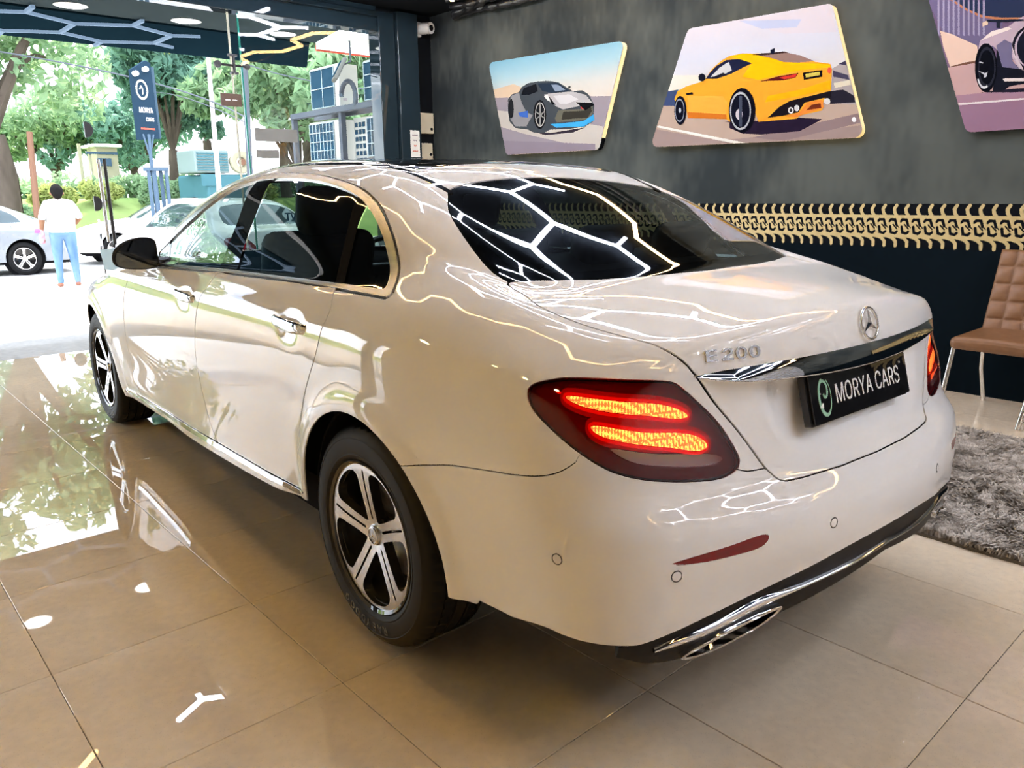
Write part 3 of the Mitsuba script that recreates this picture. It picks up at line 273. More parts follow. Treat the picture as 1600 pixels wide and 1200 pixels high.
# ------------------------------------------------------------------ pictures on the right wall
def srgb(c): c = np.array(c, float) / 255; return np.where(c < .04045, c / 12.92, ((c + .055) / 1.055) ** 2.4)
def xz_mesh(poly, y, thick=None):
    """polygon in (x, z) as a sheet facing the room (+y)"""
    gs = [g for g in getattr(poly, 'geoms', [poly]) if g.geom_type == 'Polygon' and g.area > 1e-6]
    out = []
    for g in gs:
        v, f = trimesh.creation.triangulate_polygon(g, engine='earcut'); out.append(trimesh.Trimesh(np.column_stack([v[:, 0], np.full(len(v), y), v[:, 1]]), f[:, ::-1], process=False))
    return trimesh.util.concatenate(out) if out else None
SKY_G = [[(1.64, (226, 218, 206)), (2.12, (226, 214, 200)), (2.26, (216, 214, 206)), (2.42, (170, 204, 214)), (2.62, (120, 180, 206))],
         [(1.6, (222, 214, 204)), (2.0, (222, 214, 204)), (2.3, (208, 210, 222)), (2.56, (214, 208, 216))], [(1.6, (160, 124, 148)), (2.6, (90, 84, 120))]]
GLOW = [.80, 1.0, 1.0]
PIC = [('poster of a dark grey supercar with a blue front lip', 'poster'), ('poster of a yellow sports coupe on a road, trapezoid glowing yellow at its right edge', 'poster'), ('poster of a silver car at dusk, at the top right', 'poster')]
for n, (corner, layers, (lab, ct)) in enumerate(zip(PANELS, (PRINT_1, PRINT_2, PRINT_3), PIC)):
    k = free('poster'); tag(k, lab, ct)
    P = Polygon(corner).buffer(-.05).buffer(.05, 8)
    ring_y = -3.520
    body = xz_mesh(P, -3.4682); t_ = prism(P, .008); t_ = frame(t_, (0, -3.4685, 0), (1, 0, 0), (0, 0, 1), (0, -1, 0)); put(k + '__board', t_, 'white_plastic')
    led = P.buffer(-.0025).difference(P.buffer(-.022)); lm = frame(prism(led, .050), (0, -3.477, 0), (1, 0, 0), (0, 0, 1), (0, -1, 0))
    e_ = (0.27, 0.165, 0.032)
    if n == 0:
        dark = sbox(2.9, 1.6, 3.2, 1.775); put(k + '__led_edge', frame(prism(led.intersection(dark), .050), (0, -3.477, 0), (1, 0, 0), (0, 0, 1), (0, -1, 0)), 'black_vinyl')
        led = led.difference(dark); lm = frame(prism(led, .050), (0, -3.477, 0), (1, 0, 0), (0, 0, 1), (0, -1, 0))
    if n < 2: put(k + '__led_edge', lm, 'lamp_off', emitter={'type': 'area', 'radiance': rgb(*e_)})
    else: put(k + '__led_edge', lm, 'black_vinyl')
    b_ = xz_mesh(P, -3.4680).subdivide_to_size(.09); zz = b_.vertices[:, 2]; g_ = SKY_G[n]
    col = np.stack([np.interp(zz, [a for a, _ in g_], [srgb(c)[i] for _, c in g_]) for i in range(3)], 1)
    Vs, Fs, Cs, off = [np.array(b_.vertices)], [np.array(b_.faces)], [col], len(b_.vertices)
    for q, (c, poly) in enumerate(layers):
        g = Polygon(poly).buffer(0).intersection(P)
        if g.is_empty: continue
        m_ = xz_mesh(g, -3.4678 + .00012 * (q + 1))
        if m_ is None: continue
        Vs.append(np.array(m_.vertices)); Fs.append(np.array(m_.faces) + off); Cs.append(np.tile(srgb(c), (len(m_.vertices), 1))); off += len(m_.vertices)
    put(k + '__print', trimesh.Trimesh(np.vstack(Vs), np.vstack(Fs), process=False), 'print', color=np.vstack(Cs) * .62)

# ------------------------------------------------------------------ tyre-track frieze in gold vinyl on the wall
tag('tyre_track_frieze', 'gold tyre-tread frieze running along the dark wall behind the car', 'wall decoration')
put('tyre_track_frieze__backing', bx(-3.0, 5.3, YR + .0004, YR + .002, .925, 1.208), 'black_vinyl')
PIT = .0747
def seg_shape():
    S = lambda L: Polygon(L)
    p = PIT; g = [sbox(0, 1.118, p, 1.136), sbox(0, .986, p, 1.004)]
    # seen from the room x runs to the left; hooks lean that way
    hook = LineString([(p * .30, 1.128), (p * .52, 1.150), (p * .60, 1.176), (p * .42, 1.199)]).buffer(.0105, 4)
    hook2 = LineString([(p * .95, .994), (p * .55, .985), (p * .22, .962), (p * .20, .932)]).buffer(.0105, 4)
    mid = sbox(0, 1.0, p, 1.12)
    k1 = LineString([(p * .92, 1.094), (p * .80, 1.106), (p * .44, 1.105), (p * .26, 1.068)]).buffer(.0085, 2, join_style=2)
    k2 = LineString([(p * .82, 1.060), (p * .70, 1.021), (p * .36, 1.015), (p * .20, 1.027)]).buffer(.0085, 2, join_style=2)
    k3 = LineString([(p * .22, 1.046), (p * .58, 1.074)]).buffer(.0045, 2)
    k4 = LineString([(p * .02, 1.053), (p * .16, 1.064)]).buffer(.0035, 2)
    g = unary_union(g + [hook, hook2, mid]).difference(unary_union([k1, k2, k3, k4]))
    return g
ss = frame(prism(seg_shape().simplify(.0006), .0016), (0, YR + .0036, 0), (1, 0, 0), (0, 0, 1), (0, -1, 0)); ss_src = mikit.ply(ss, 'gold_vinyl')
for i in range(int(8.2 / PIT)):
    k, n = 'tyre_track_frieze__tread_segment', i
    scene[k if n == 0 else f'{k}_{n:03d}'] = {**ss_src, 'to_world': T().translate([-2.95 + PIT * i, 0, 0])}

# ------------------------------------------------------------------ fittings by the shop front
def face_x(poly, x, d): return frame(prism(poly, d), (x, 0, 0), (0, 1, 0), (0, 0, 1), (1, 0, 0))
x_ = XF - .14
tag('paper_notice', 'white paper notice taped to the dark column by the shop opening', 'notice')
put('paper_notice', bx(x_ - .002, x_, -3.235, -3.115, 1.70, 1.98), 'paper_white')
for q, (z, w, c) in enumerate(((1.93, .07, 'ink_grey'), (1.875, .05, 'ink_grey'), (1.82, .035, 'ink_red'), (1.765, .07, 'ink_red'))): put('paper_notice__text_line', bx(x_ - .003, x_ - .002, -3.175 - w / 2, -3.175 + w / 2, z - .006, z + .006), c)
for lab, y0, y1, z0, z1, px_ in (('larger cream electrical box high on the black recess by the shop opening', -3.505, -3.29, 1.96, 2.18, -3.47), ('smaller cream electrical box low on the black recess, nearest the car roof', -3.48, -3.33, 1.69, 1.86, -3.45)):
    k = free('switch_box'); tag(k, lab, 'electrical box')
    put(k + '__case', rbox(XF - .05, XF, y0, y1, z0, z1, .008), 'switch_cream', 40); put(k + '__keyhole', cyl((XF - .054, px_, z0 + .05), (XF - .048, px_, z0 + .05), .016, 16), 'black_vinyl')
tag('security_camera', 'white security camera on the wall above the electrical boxes', 'camera')
put('security_camera__bracket', rbox(XF - .06, XF, -3.37, -3.29, 2.95, 3.10, .01), 'white_plastic', 40)
put('security_camera__body', cat(cyl((XF - .05, -3.34, 3.03), (XF - .22, -3.38, 3.02), .058, 24)), 'white_plastic', 40)
put('security_camera__lens', cyl((XF - .215, -3.379, 3.02), (XF - .226, -3.381, 3.02), .030, 20), 'gloss_black', 40)
tag('ceiling_duct', 'black crinkled cable duct where the dark wall meets the ceiling', 'duct')
def crinkle(y, z, x0, x1, r, seed):
    n = 90; t = np.linspace(0, 1, n); g = np.random.default_rng(seed)
    return tube(np.stack([x0 + (x1 - x0) * t, y + .02 * np.sin(t * 9 + seed), z + .018 * np.sin(t * 13 + seed * 2)], 1), r * (1 + .35 * np.sin(np.arange(n) * 1.3 + seed) * .6 + .12 * g.standard_normal(n)), 9)
for q, (y, z, r) in enumerate(((-3.46, 3.09, .04), (-3.36, 3.12, .035), (-3.26, 3.13, .03), (-3.16, 3.14, .028))): put('ceiling_duct__hose', crinkle(y, z, 1.5, 5.1 - .1 * q, r, q + 1), 'duct_foil', 50)
# glazing
def glass(key, x, y0, y1, z0, z1): return put(key, bx(x, x + .002, y0, y1, z0, z1), 'clear_glass')
gg = gloss('glass_edge', (.03, .22, .17)); cr = satin('cream_trim', (.55, .55, .42), .3)
scene['window_1__pane'] = mikit.ply((np.array([(XF, -2.80, .02), (XF, -1.345, .02), (XF, -1.345, 2.93), (XF, -2.80, 2.93)]), np.array([(0, 1, 2), (0, 2, 3)])), 'clear_glass'); labels['window_1'] = {'kind': 'structure', 'label': 'fixed glass pane of the shop front, right of the door'}
put('window_1__edge', bx(XF - .008, XF + .008, -1.352, -1.338, .02, 2.93), gg)
scene['door_1__pane'] = mikit.ply((np.array([(XF + .02, .045, .02), (XF + .95, -.215, .02), (XF + .95, -.215, 2.42), (XF + .02, .045, 2.42)]), np.array([(0, 1, 2), (0, 2, 3)])), 'clear_glass'); labels['door_1'] = {'kind': 'structure', 'label': 'frameless glass door standing open, with a long pull handle'}
put('door_1__edge', bx(XF, XF + .012, -1.262, -1.245, .02, 2.93), cr)
put('door_1__pull_handle', cat(cyl((XF - .06, -.045, .91), (XF - .06, -.045, 1.62), .014, 14), cyl((XF - .06, -.045, .95), (XF, -.045, .95), .008, 8), cyl((XF - .06, -.045, 1.58), (XF, -.045, 1.58), .008, 8)), 'satin_black', 40)
put('door_1__pull_handle__bright_back', cyl((XF + .06, -.03, .93), (XF + .06, -.03, 1.62), .014, 14), 'steel', 40)
put('door_1__patch_fitting', cat(bx(XF - .01, XF + .03, -1.31, -1.23, 2.555, 2.575), bx(XF - .01, XF + .03, -1.31, -1.24, 2.40, 2.42), bx(XF - .01, XF + .03, -1.285, -1.265, 2.42, 2.56), cyl((XF, -1.12, 2.475), (XF, -1.40, 2.475), .010, 8), frame(cyl((0, 0, 0), (0, 0, .02), .032, 16), (XF - .01, -1.12, 2.475), (0, 1, 0), (0, 0, 1), (1, 0, 0)), frame(cyl((0, 0, 0), (0, 0, .02), .026, 16), (XF - .01, -1.40, 2.475), (0, 1, 0), (0, 0, 1), (1, 0, 0))), 'satin_black')
D_ = lambda r: Point(0, 0).buffer(r, 20).intersection(sbox(-.2, -.2, .012, .2))
for z, y in ((1.853, .055), (1.256, .055)): put('door_1__round_grip', face_x(affinity.translate(affinity.scale(D_(.062), .85, 1.0), y, z), XF - .012, .02), 'satin_black')
put('door_1__frosted_patch', face_x(Polygon([(.065, .87), (-.13, .88), (-.14, .72), (-.02, .685), (.045, .70)]), XF - .001, .004), satin('frost_blue', (.42, .58, .66), .2))
st = satin('sticker_grey', (.22, .22, .20), .25); sb = satin('sticker_brown', (.10, .052, .03), .25)
for lab, y0, y1, z0, z1 in (('long grey sticker on the shop window, upper of two', -1.86, -1.42, 1.815, 1.935), ('short grey sticker on the shop window, lower of two', -1.65, -1.42, 1.66, 1.735)):
    k = free('window_sticker'); tag(k, lab, 'sticker'); put(k, bx(XF - .004, XF - .001, y0, y1, z0, z1), st)
tag('hanging_sign', 'small dark brown sign with white lettering hanging at the glass door', 'sign')
put('hanging_sign__board', bx(XF - .02, XF - .008, -1.31, -1.115, 2.115, 2.225), sb)
for y0, y1 in ((-1.265, -1.222), (-1.205, -1.155)): put('hanging_sign__lettering', bx(XF - .0215, XF - .020, y0, y1, 2.162, 2.174), 'print_white')
put('hanging_sign__cord', cat(cyl((XF - .014, -1.27, 2.225), (XF - .014, -1.27, 2.41), .002, 6), cyl((XF - .014, -1.15, 2.225), (XF - .014, -1.27, 2.41), .002, 6)), 'steel')

# ---------------------------------------------------------------- the white saloon: its body as one smooth implicit surface
from scipy.interpolate import PchipInterpolator, CubicSpline
def pch(*pts):
    a = np.array(pts, float); p = PchipInterpolator(a[:, 0], a[:, 1]); lo, hi = a[0, 0], a[-1, 0]
    return lambda t: p(np.clip(t, lo, hi))
def spl(*pts):
    a = np.array(pts, float); p = CubicSpline(a[:, 0], a[:, 1], bc_type='natural'); lo, hi = a[0, 0], a[-1, 0]
    return lambda t: p(np.clip(t, lo, hi))
def sstep(a, b, x):
    t = np.clip((x - a) / (b - a), 0, 1); return t * t * (3 - 2 * t)
def smax(a, b, r, p=2.4):
    u, v = np.maximum(a + r, 0), np.maximum(b + r, 0)
    return np.minimum(np.maximum(a, b), -r) + (u ** p + v ** p) ** (1 / p)
def smin(a, b, k):
    return -smax(-a, -b, k, 2.2)
hz = spl((.10,.800),(.18,.842),(.25,.868),(.31,.884),(.38,.893),(.45,.900),(.55,.911),(.65,.918),(.75,.921),(.83,.9195),(.88,.9155),(.91,.9105),(.93,.9045),(.945,.8965),(.96,.888),(.98,.877),(1.01,.862),(1.04,.843),(1.10,.79),(1.2,.70))
wplan = spl((-1.3,-.15),(-1.0,-.078),(-.8,-.048),(-.6,-.028),(-.4,-.013),(-.15,-.003),(.2,0),(1.5,.004),(2.4,.0),(2.9,-.010),(3.2,-.032),(3.5,-.09),(3.7,-.16),(4.1,-.30))
xr0 = spl((.10,-.90),(.22,-.975),(.30,-1.045),(.38,-1.072),(.46,-1.083),(.53,-1.092),(.58,-1.088),(.62,-1.068),(.65,-1.035),(.68,-1.008),(.72,-.992),(.80,-.974),(.86,-.968),(.90,-.974),(.94,-.976),(.97,-.970),(1.0,-.960),(1.03,-.942),(1.06,-.918),(1.1,-.885))
xf0 = pch((.1,3.72),(.3,3.86),(.5,3.90),(.7,3.90),(.8,3.86),(.9,3.75),(1.1,3.5))
deck = spl((-1.1,.975),(-.945,1.0215),(-.85,1.0365),(-.75,1.049),(-.6,1.064),(-.45,1.074),(-.3,1.075),(0,1.06),(.5,1.05),(2.2,1.03),(2.6,1.00),(3.0,.955),(3.4,.885),(3.7,.80),(4.0,.68))
deckc = pch((-1.0,.18),(-.8,.155),(-.4,.045),(0,.03),(2.2,.03),(2.8,.10),(4.,.14))
roof = spl((-.9,.87),(-.65,.985),(-.45,1.085),(-.2,1.193),(0.,1.274),(.18,1.342),(.32,1.386),(.5,1.417),(.75,1.434),(1.0,1.442),(1.25,1.437),(1.5,1.418),(1.75,1.376),(2.0,1.292),(2.25,1.17),(2.5,1.035),(2.8,.87))
roofc = pch((-.6,.075),(-.3,.075),(0.2,.055),(.6,.055),(1.5,.07),(2.0,.10),(2.6,.16))
hg = spl((.9,.900),(1.0,.855),(1.04,.833),(1.1,.803),(1.2,.749),(1.3,.690),(1.4,.622),(1.5,.545))
gplan = spl((-.7,-.30),(-.5,-.20),(-.35,-.135),(-.2,-.085),(0,-.038),(.25,-.008),(.6,0),(1.4,0),(1.7,-.010),(2.1,-.050),(2.4,-.09),(2.8,-.16))
filk = pch((-.7,.15),(-.3,.16),(-.1,.12),(.12,.035),(.3,.012),(2.2,.012),(2.45,.05),(2.7,.1))
REC = [1.]
def lidrecess(y, z):
    # the number-plate recess pressed into the boot lid
    ay = np.abs(y)
    w = 1 - sstep(.285, .375, ay - .35 * np.clip(z - .80, -.13, .1))
    return REC[0] * .026 * w * sstep(.690, .760, z) * (1 - sstep(.865, .90, z))
def car_f(x, y, z):
    ay = np.abs(y)
    H = hz(z) + wplan(x) * (1 + (2.2 * sstep(.70, 1.12, z) - .35 * (1 - sstep(.3, .66, z))) * (1 - sstep(-.2, .3, x)))
    for cx in (-.020, 3.062):
        r = np.hypot(x - cx, z - .335)
        H = H + .015 * (1 - sstep(.398, .455, r)) * (z > .1) + .006 * (1 - sstep(.40, .60, r))
    for hx in (.395, 1.372):
        H = H - .011 * np.exp(-((x - hx) / .062) ** 4 - ((z - .903) / .036) ** 4)
    side = (ay - H) * .97
    xr = xr0(z) + .285 * y * y - .044 * sstep(.22, .86, ay) * sstep(.56, .74, z) * (1 - sstep(.76, 1.02, z)) - .02 * sstep(.4, .7, ay) * (1 - sstep(.36, .60, z))
    rear = (xr - x) * .92 + lidrecess(y, z)
    top = (z - (deck(x) - deckc(x) * y * y)) * .97
    front = (x - (xf0(z) - .30 * y * y)) * .9
    lo = smax(side, rear, .12 + .055 * sstep(.34, .64, z) + .06 * sstep(.74, 1.0, z), 2.6)
    lo = smax(lo, front, .25)
    rt = .015 + .09 * sstep(.50, .80, ay) * sstep(-1.15, -.95, x) * (x < .2) * (1 - sstep(-.1, .15, x)) + .05 * sstep(2.3, 2.8, x) + .012 * sstep(-.1, .2, x)
    lo = smax(lo, top, rt)
    g_side = (ay - (hg(z) + gplan(x))) * .88
    g_top = (z - (roof(x) - roofc(x) * y * y)) * .93
    g = smax(g_side, g_top, .13, 2.3)
    g = smax(g, np.maximum(-.66 - x, x - 2.85) * .8, .1)
    return smin(lo, g, .012 + (filk(x) - .012) * sstep(.60, .75, ay))
def car_n(P, e=6e-4):
    x, y, z = P.T
    g = np.stack([car_f(x + e, y, z) - car_f(x - e, y, z), car_f(x, y + e, z) - car_f(x, y - e, z), car_f(x, y, z + e) - car_f(x, y, z - e)], 1) / (2 * e)
    return g
def car_project(P, it=3, off=0.):
    P = np.array(P, float)
    for _ in range(it):
        g = car_n(P); P -= g * ((car_f(*P.T) - off) / np.maximum((g * g).sum(1), .05))[:, None]
    return P
def surface_nets(f, lo, hi, h):
    """quads of f=0 on a regular grid (naive surface nets)"""
    n = np.ceil((np.array(hi) - lo) / h).astype(int) + 1
    ax = [lo[i] + h * np.arange(n[i]) for i in range(3)]
    F = np.stack([f(np.full((n[1], n[2]), x), *np.meshgrid(ax[1], ax[2], indexing='ij')) for x in ax[0]])
    S = F < 0
    c = np.zeros(tuple(n - 1), int)
    acc = np.zeros(tuple(n - 1) + (3,)); cnt = np.zeros(tuple(n - 1))
    for a in range(3):
        b, d = (a + 1) % 3, (a + 2) % 3
        sl0, sl1 = [slice(None)] * 3, [slice(None)] * 3
        sl0[a], sl1[a] = slice(0, -1), slice(1, None)
        A, B = F[tuple(sl0)], F[tuple(sl1)]; X = (A < 0) != (B < 0)
        t = np.where(X, A / np.where(A == B, 1, A - B), 0)
        for p in (0, 1):
            for q in (0, 1):
                s = [slice(None)] * 3
                s[b] = slice(p, n[b] - 1 + p); s[d] = slice(q, n[d] - 1 + q)
                m = X[tuple(s)]; cnt += m
                acc[..., a] += np.where(m, t[tuple(s)], 0); acc[..., b] += np.where(m, p, 0); acc[..., d] += np.where(m, q, 0)
    on = cnt > 0; idx = -np.ones(tuple(n - 1), int); idx[on] = np.arange(on.sum())
    ijk = np.argwhere(on); V = lo + h * (ijk + acc[on] / cnt[on][:, None])
    Q = []
    for a in range(3):
        b, d = (a + 1) % 3, (a + 2) % 3
        sl0, sl1 = [slice(None)] * 3, [slice(None)] * 3
        sl0[a], sl1[a] = slice(0, -1), slice(1, None)
        A, B = S[tuple(sl0)], S[tuple(sl1)]
        for flip, M in ((False, A & ~B), (True, B & ~A)):
            e = np.argwhere(M); e = e[(e[:, b] > 0) & (e[:, d] > 0) & (e[:, b] < n[b] - 1) & (e[:, d] < n[d] - 1)]
            def at(p, q):
                k = e.copy(); k[:, b] -= p; k[:, d] -= q; return idx[k[:, 0], k[:, 1], k[:, 2]]
            q = np.stack([at(1, 1), at(0, 1), at(0, 0), at(1, 0)], 1)
            Q.append(q[:, ::-1] if flip else q)
    Q = np.vstack(Q); Q = Q[(Q >= 0).all(1)]
    return V, Q

# ---- the skin: mesh of the surface, smoothed, then cut into panels along the shut lines
def car_skin(h):
    V, Q = surface_nets(car_f, np.array((-1.25, -.987, .15)), (4.0, .987, 1.5), h)
    V = car_project(V, 3)
    E = np.vstack([Q[:, [0, 1]], Q[:, [1, 2]], Q[:, [2, 3]], Q[:, [3, 0]]]); E = np.unique(np.vstack([E, E[:, ::-1]]), axis=0)
    deg = np.bincount(E[:, 0], minlength=len(V)).astype(float); mv = (deg >= 4)[:, None]
    for i in range(44):
        for l in (.5, -.53):
            S = np.stack([np.bincount(E[:, 0], V[E[:, 1], k], len(V)) for k in range(3)], 1) / np.maximum(deg, 1)[:, None]
            V = V + l * (S - V) * mv
    n = np.cross(V[Q[:, 2]] - V[Q[:, 0]], V[Q[:, 3]] - V[Q[:, 1]]); N = np.zeros_like(V)
    for k in range(4): np.add.at(N, Q[:, k], n)
    N /= np.linalg.norm(N, axis=1, keepdims=True) + 1e-12
    for i in range(5):
        S = np.stack([np.bincount(E[:, 0], N[E[:, 1], k], len(V)) for k in range(3)], 1) / np.maximum(deg, 1)[:, None]
        N = .45 * N + .55 * S; N /= np.linalg.norm(N, axis=1, keepdims=True) + 1e-12
    return V, N, np.vstack([Q[:, [0, 1, 2]], Q[:, [0, 2, 3]]])
def clip(M, g):
    """the part of the mesh M = (V, N, F) where g <= 0; g is a function of the vertices"""
    V, N, F = M
    if len(F) == 0: return M
    G = g(V); out = G > 0; c = out[F].sum(1)
    keep = [F[c == 0]]; W, WN = [V], [N]; edge = {}; base = len(V)
    mixed = F[(c == 1) | (c == 2)]
    if len(mixed):
        ea = np.vstack([mixed[:, [0, 1]], mixed[:, [1, 2]], mixed[:, [2, 0]]]); ea = np.sort(ea, 1)
        ea = ea[out[ea[:, 0]] != out[ea[:, 1]]]; U = np.unique(ea, axis=0)
        t = (G[U[:, 0]] / (G[U[:, 0]] - G[U[:, 1]]))[:, None]
        W.append(V[U[:, 0]] * (1 - t) + V[U[:, 1]] * t); WN.append(N[U[:, 0]] * (1 - t) + N[U[:, 1]] * t)
        edge = {(a, b): base + i for i, (a, b) in enumerate(U.tolist())}
        tri = []
        for a, b, d in mixed.tolist():
            for _ in range(3):
                if (out[a] and not out[b] and not out[d]) or (not out[a] and out[b] and out[d]): break
                a, b, d = b, d, a
            ab, ad = edge[(min(a, b), max(a, b))], edge[(min(a, d), max(a, d))]
            if out[a]: tri += [(ab, b, d), (ab, d, ad)]
            else: tri.append((a, ab, ad))
        keep.append(np.array(tri))
    F2 = np.vstack([k for k in keep if len(k)]) if any(len(k) for k in keep) else np.zeros((0, 3), int)
    V2, N2 = np.vstack(W), np.vstack(WN)
    use = np.unique(F2); m = -np.ones(len(V2), int); m[use] = np.arange(len(use))
    N2 = N2[use]; return V2[use], N2 / (np.linalg.norm(N2, axis=1, keepdims=True) + 1e-12), m[F2]
def refine(M, n=1):
    for _ in range(n):
        V, N, F = M; e = np.sort(np.vstack([F[:, [0, 1]], F[:, [1, 2]], F[:, [2, 0]]]), 1); U, inv = np.unique(e, axis=0, return_inverse=True); inv = inv.ravel(); k = len(F)
        a, b, c = (len(V) + inv[i * k:(i + 1) * k] for i in range(3)); P = V[U].mean(1); Q = N[U].mean(1); Q /= np.linalg.norm(Q, axis=1, keepdims=True)
        M = np.vstack([V, P]), np.vstack([N, Q]), np.vstack([np.stack(t, 1) for t in ((F[:, 0], a, c), (a, F[:, 1], b), (c, b, F[:, 2]), (a, b, c))])
    return M
def join(A, B): return np.vstack([A[0], B[0]]), np.vstack([A[1], B[1]]), np.vstack([A[2], B[2] + len(A[0])])
def main_piece(M):
    m = trimesh.Trimesh(M[0], M[2], process=False); c = trimesh.graph.connected_components(m.face_adjacency, nodes=np.arange(len(m.faces)), min_len=1)
    F = M[2][max(c, key=len)]; u = np.unique(F); k = -np.ones(len(M[0]), int); k[u] = np.arange(len(u)); return M[0][u], M[1][u], k[F]
def rim_edges(F):
    e = np.vstack([F[:, [0, 1]], F[:, [1, 2]], F[:, [2, 0]]]); s = np.sort(e, 1)
    _, i, c = np.unique(s, axis=0, return_index=True, return_counts=True)
    return e[i[c == 1]]
def lift(M, d):
    V, N, F = M; return V + N * (d if np.isscalar(d) else d[:, None]), N, F
def flange(M, d=.008):
    """turn the free edges inwards, like the folded edge of a panel"""
    V, N, F = M; e = rim_edges(F)
    if len(e) == 0: return M
    a, b = V[e[:, 0]], V[e[:, 1]]; a2, b2 = a - N[e[:, 0]] * d, b - N[e[:, 1]] * d
    n = np.cross(b - a, a2 - a); n = -n / (np.linalg.norm(n, axis=1, keepdims=True) + 1e-12)
    k = len(e); base = len(V) + np.arange(k)
    V2 = np.vstack([V, a, b, b2, a2]); N2 = np.vstack([N, n, n, n, n])
    q = np.stack([base + k, base, base + 3 * k, base + 2 * k], 1)
    return V2, N2, np.vstack([F, q[:, [0, 1, 2]], q[:, [0, 2, 3]]])
CAR_T = T().rotate([0, 0, 1], CAR_TURN)
def put_skin(key, M, bsdf, **more):
    V, N, F = M; k, n = key, 0
    while k in scene: n += 1; k = f'{key}_{n:03d}'
    scene[k] = {'type': 'ply', 'filename': meshkit.write_ply((V, F), normals=N), 'face_normals': False, 'bsdf': {'type': 'ref', 'id': bsdf}, 'to_world': CAR_T, **more}
    return k
def put_car(key, mesh, bsdf, smooth=False, **more): return put(key, mesh, bsdf, smooth, to_world=CAR_T, **more)
def mirror(mesh):
    m = mesh.copy(); m.vertices = m.vertices * [1, -1, 1]; m.faces = m.faces[:, ::-1]; return m
def spline_pts(P, n=6, closed=True):
    """a smooth curve through the points"""
    P = np.array(P, float); Q = np.vstack([P, P[:1]]) if closed else P
    d = np.r_[0, np.cumsum(np.sqrt(np.hypot(*np.diff(Q, axis=0).T)))]
    s = CubicSpline(d, Q, bc_type='periodic' if closed else 'natural'); t = np.concatenate([np.linspace(a, b, n, endpoint=False) for a, b in zip(d[:-1], d[1:])])
    return s(t) if closed else np.vstack([s(t), Q[-1:]])
def poly_sdf(P):
    """signed distance (negative inside) to the closed polygon P"""
    P = np.array(P, float); A, B = P, np.roll(P, -1, 0); lo, hi = P.min(0) - .06, P.max(0) + .06
    def f(q):
        out = np.full(len(q), .06); m = ((q > lo) & (q < hi)).all(1); p = q[m]
        if len(p) == 0: return out
        d2 = np.full(len(p), 1e9); ins = np.zeros(len(p), bool)
        for a, b in zip(A, B):
            e = b - a; w = p - a; t = np.clip((w @ e) / (e @ e + 1e-15), 0, 1)
            r = w - t[:, None] * e; d2 = np.minimum(d2, (r * r).sum(1))
            cnd = (a[1] > p[:, 1]) != (b[1] > p[:, 1])
            if a[1] != b[1]: ins ^= cnd & (p[:, 0] < (b[0] - a[0]) * (p[:, 1] - a[1]) / (b[1] - a[1]) + a[0])
        out[m] = np.sqrt(d2) * np.where(ins, -1, 1); return out
    return f
c_xz = lambda V: V[:, [0, 2]]
c_sz = lambda V: np.stack([-V[:, 0] - np.abs(V[:, 1]), V[:, 2]], 1)
c_yx = lambda V: np.stack([np.abs(V[:, 1]), V[:, 0]], 1)
c_yz = lambda V: np.stack([np.abs(V[:, 1]), V[:, 2]], 1)
c_ys = lambda V: np.stack([np.abs(V[:, 1]), V[:, 0] + V[:, 2] - 1.05], 1)
def region(poly, chart, cond):
    s = poly_sdf(poly)
    return lambda V: np.where(cond(V), s(chart(V)), .06)
at_side = lambda V: np.abs(V[:, 1]) > .42
at_rear = lambda V: V[:, 0] < -.45
AY = lambda V: np.abs(V[:, 1])

# outlines, in car coordinates (metres)
WIN_OUT = spline_pts([(2.36,.995),(2.03,1.118),(1.75,1.226),(1.55,1.315),(1.446,1.351),(1.312,1.372),(1.2,1.381),(1.0,1.383),(.847,1.377),(.695,1.366),(.546,1.350),(.408,1.329),(.307,1.305),(.198,1.264),(.118,1.220),(.038,1.164),(-.027,1.102),(-.070,1.056)], 5, False)
WIN_OUT = np.vstack([WIN_OUT, [(-.082,1.043),(-.080,1.034),(-.068,1.029),(.051,1.030),(.206,1.0305),(.415,1.030),(.663,1.028),(1.113,1.019),(1.555,1.006),(1.888,.992),(2.15,.982)]])
WIN_IN = spline_pts([(2.10,1.045),(1.94,1.105),(1.72,1.199),(1.54,1.279),(1.43,1.324),(1.31,1.347),(1.2,1.358),(1.0,1.362),(.847,1.358),(.695,1.348),(.546,1.332),(.408,1.310),(.307,1.285),(.198,1.240),(.125,1.198),(.058,1.148),(.008,1.098),(-.026,1.062)], 5, False)
WIN_IN = np.vstack([WIN_IN, [(-.034,1.053),(-.030,1.0475),(.081,1.046),(.223,1.0455),(.427,1.0435),(.675,1.039),(1.113,1.032),(1.555,1.019),(1.8,1.012),(2.06,1.003)]])
B_PILLAR = [(1.235,1.40),(1.085,1.40),(1.022,1.277),(1.005,1.169),(.978,1.02),(1.145,1.02),(1.150,1.108),(1.158,1.202),(1.185,1.284)]
DIVIDER = [(.362,1.34),(.275,1.33),(.240,1.205),(.215,1.129),(.190,1.03),(.236,1.03),(.262,1.125),(.300,1.228)]
MIRROR_TRI = [(2.4,.96),(2.4,1.3),(2.02,1.12),(1.955,1.10),(1.86,1.022),(1.80,.98)]
REAR_CUT = spline_pts([(.215,1.036),(.178,.995),(.176,.933),(.196,.860),(.250,.771),(.310,.669),(.362,.546),(.388,.447),(.372,.345)], 6, False)
MID_CUT = spline_pts([(1.112,1.024),(1.178,.940),(1.222,.853),(1.262,.750),(1.281,.628),(1.268,.478),(1.238,.395),(1.168,.325)], 6, False)
FRONT_CUT = spline_pts([(2.11,.99),(2.224,.900),(2.325,.754),(2.372,.577),(2.385,.42),(2.349,.285)], 6, False)
SILL_TOP = np.array([(2.64,.292),(2.02,.309),(1.166,.338),(.656,.349),(.366,.366)])
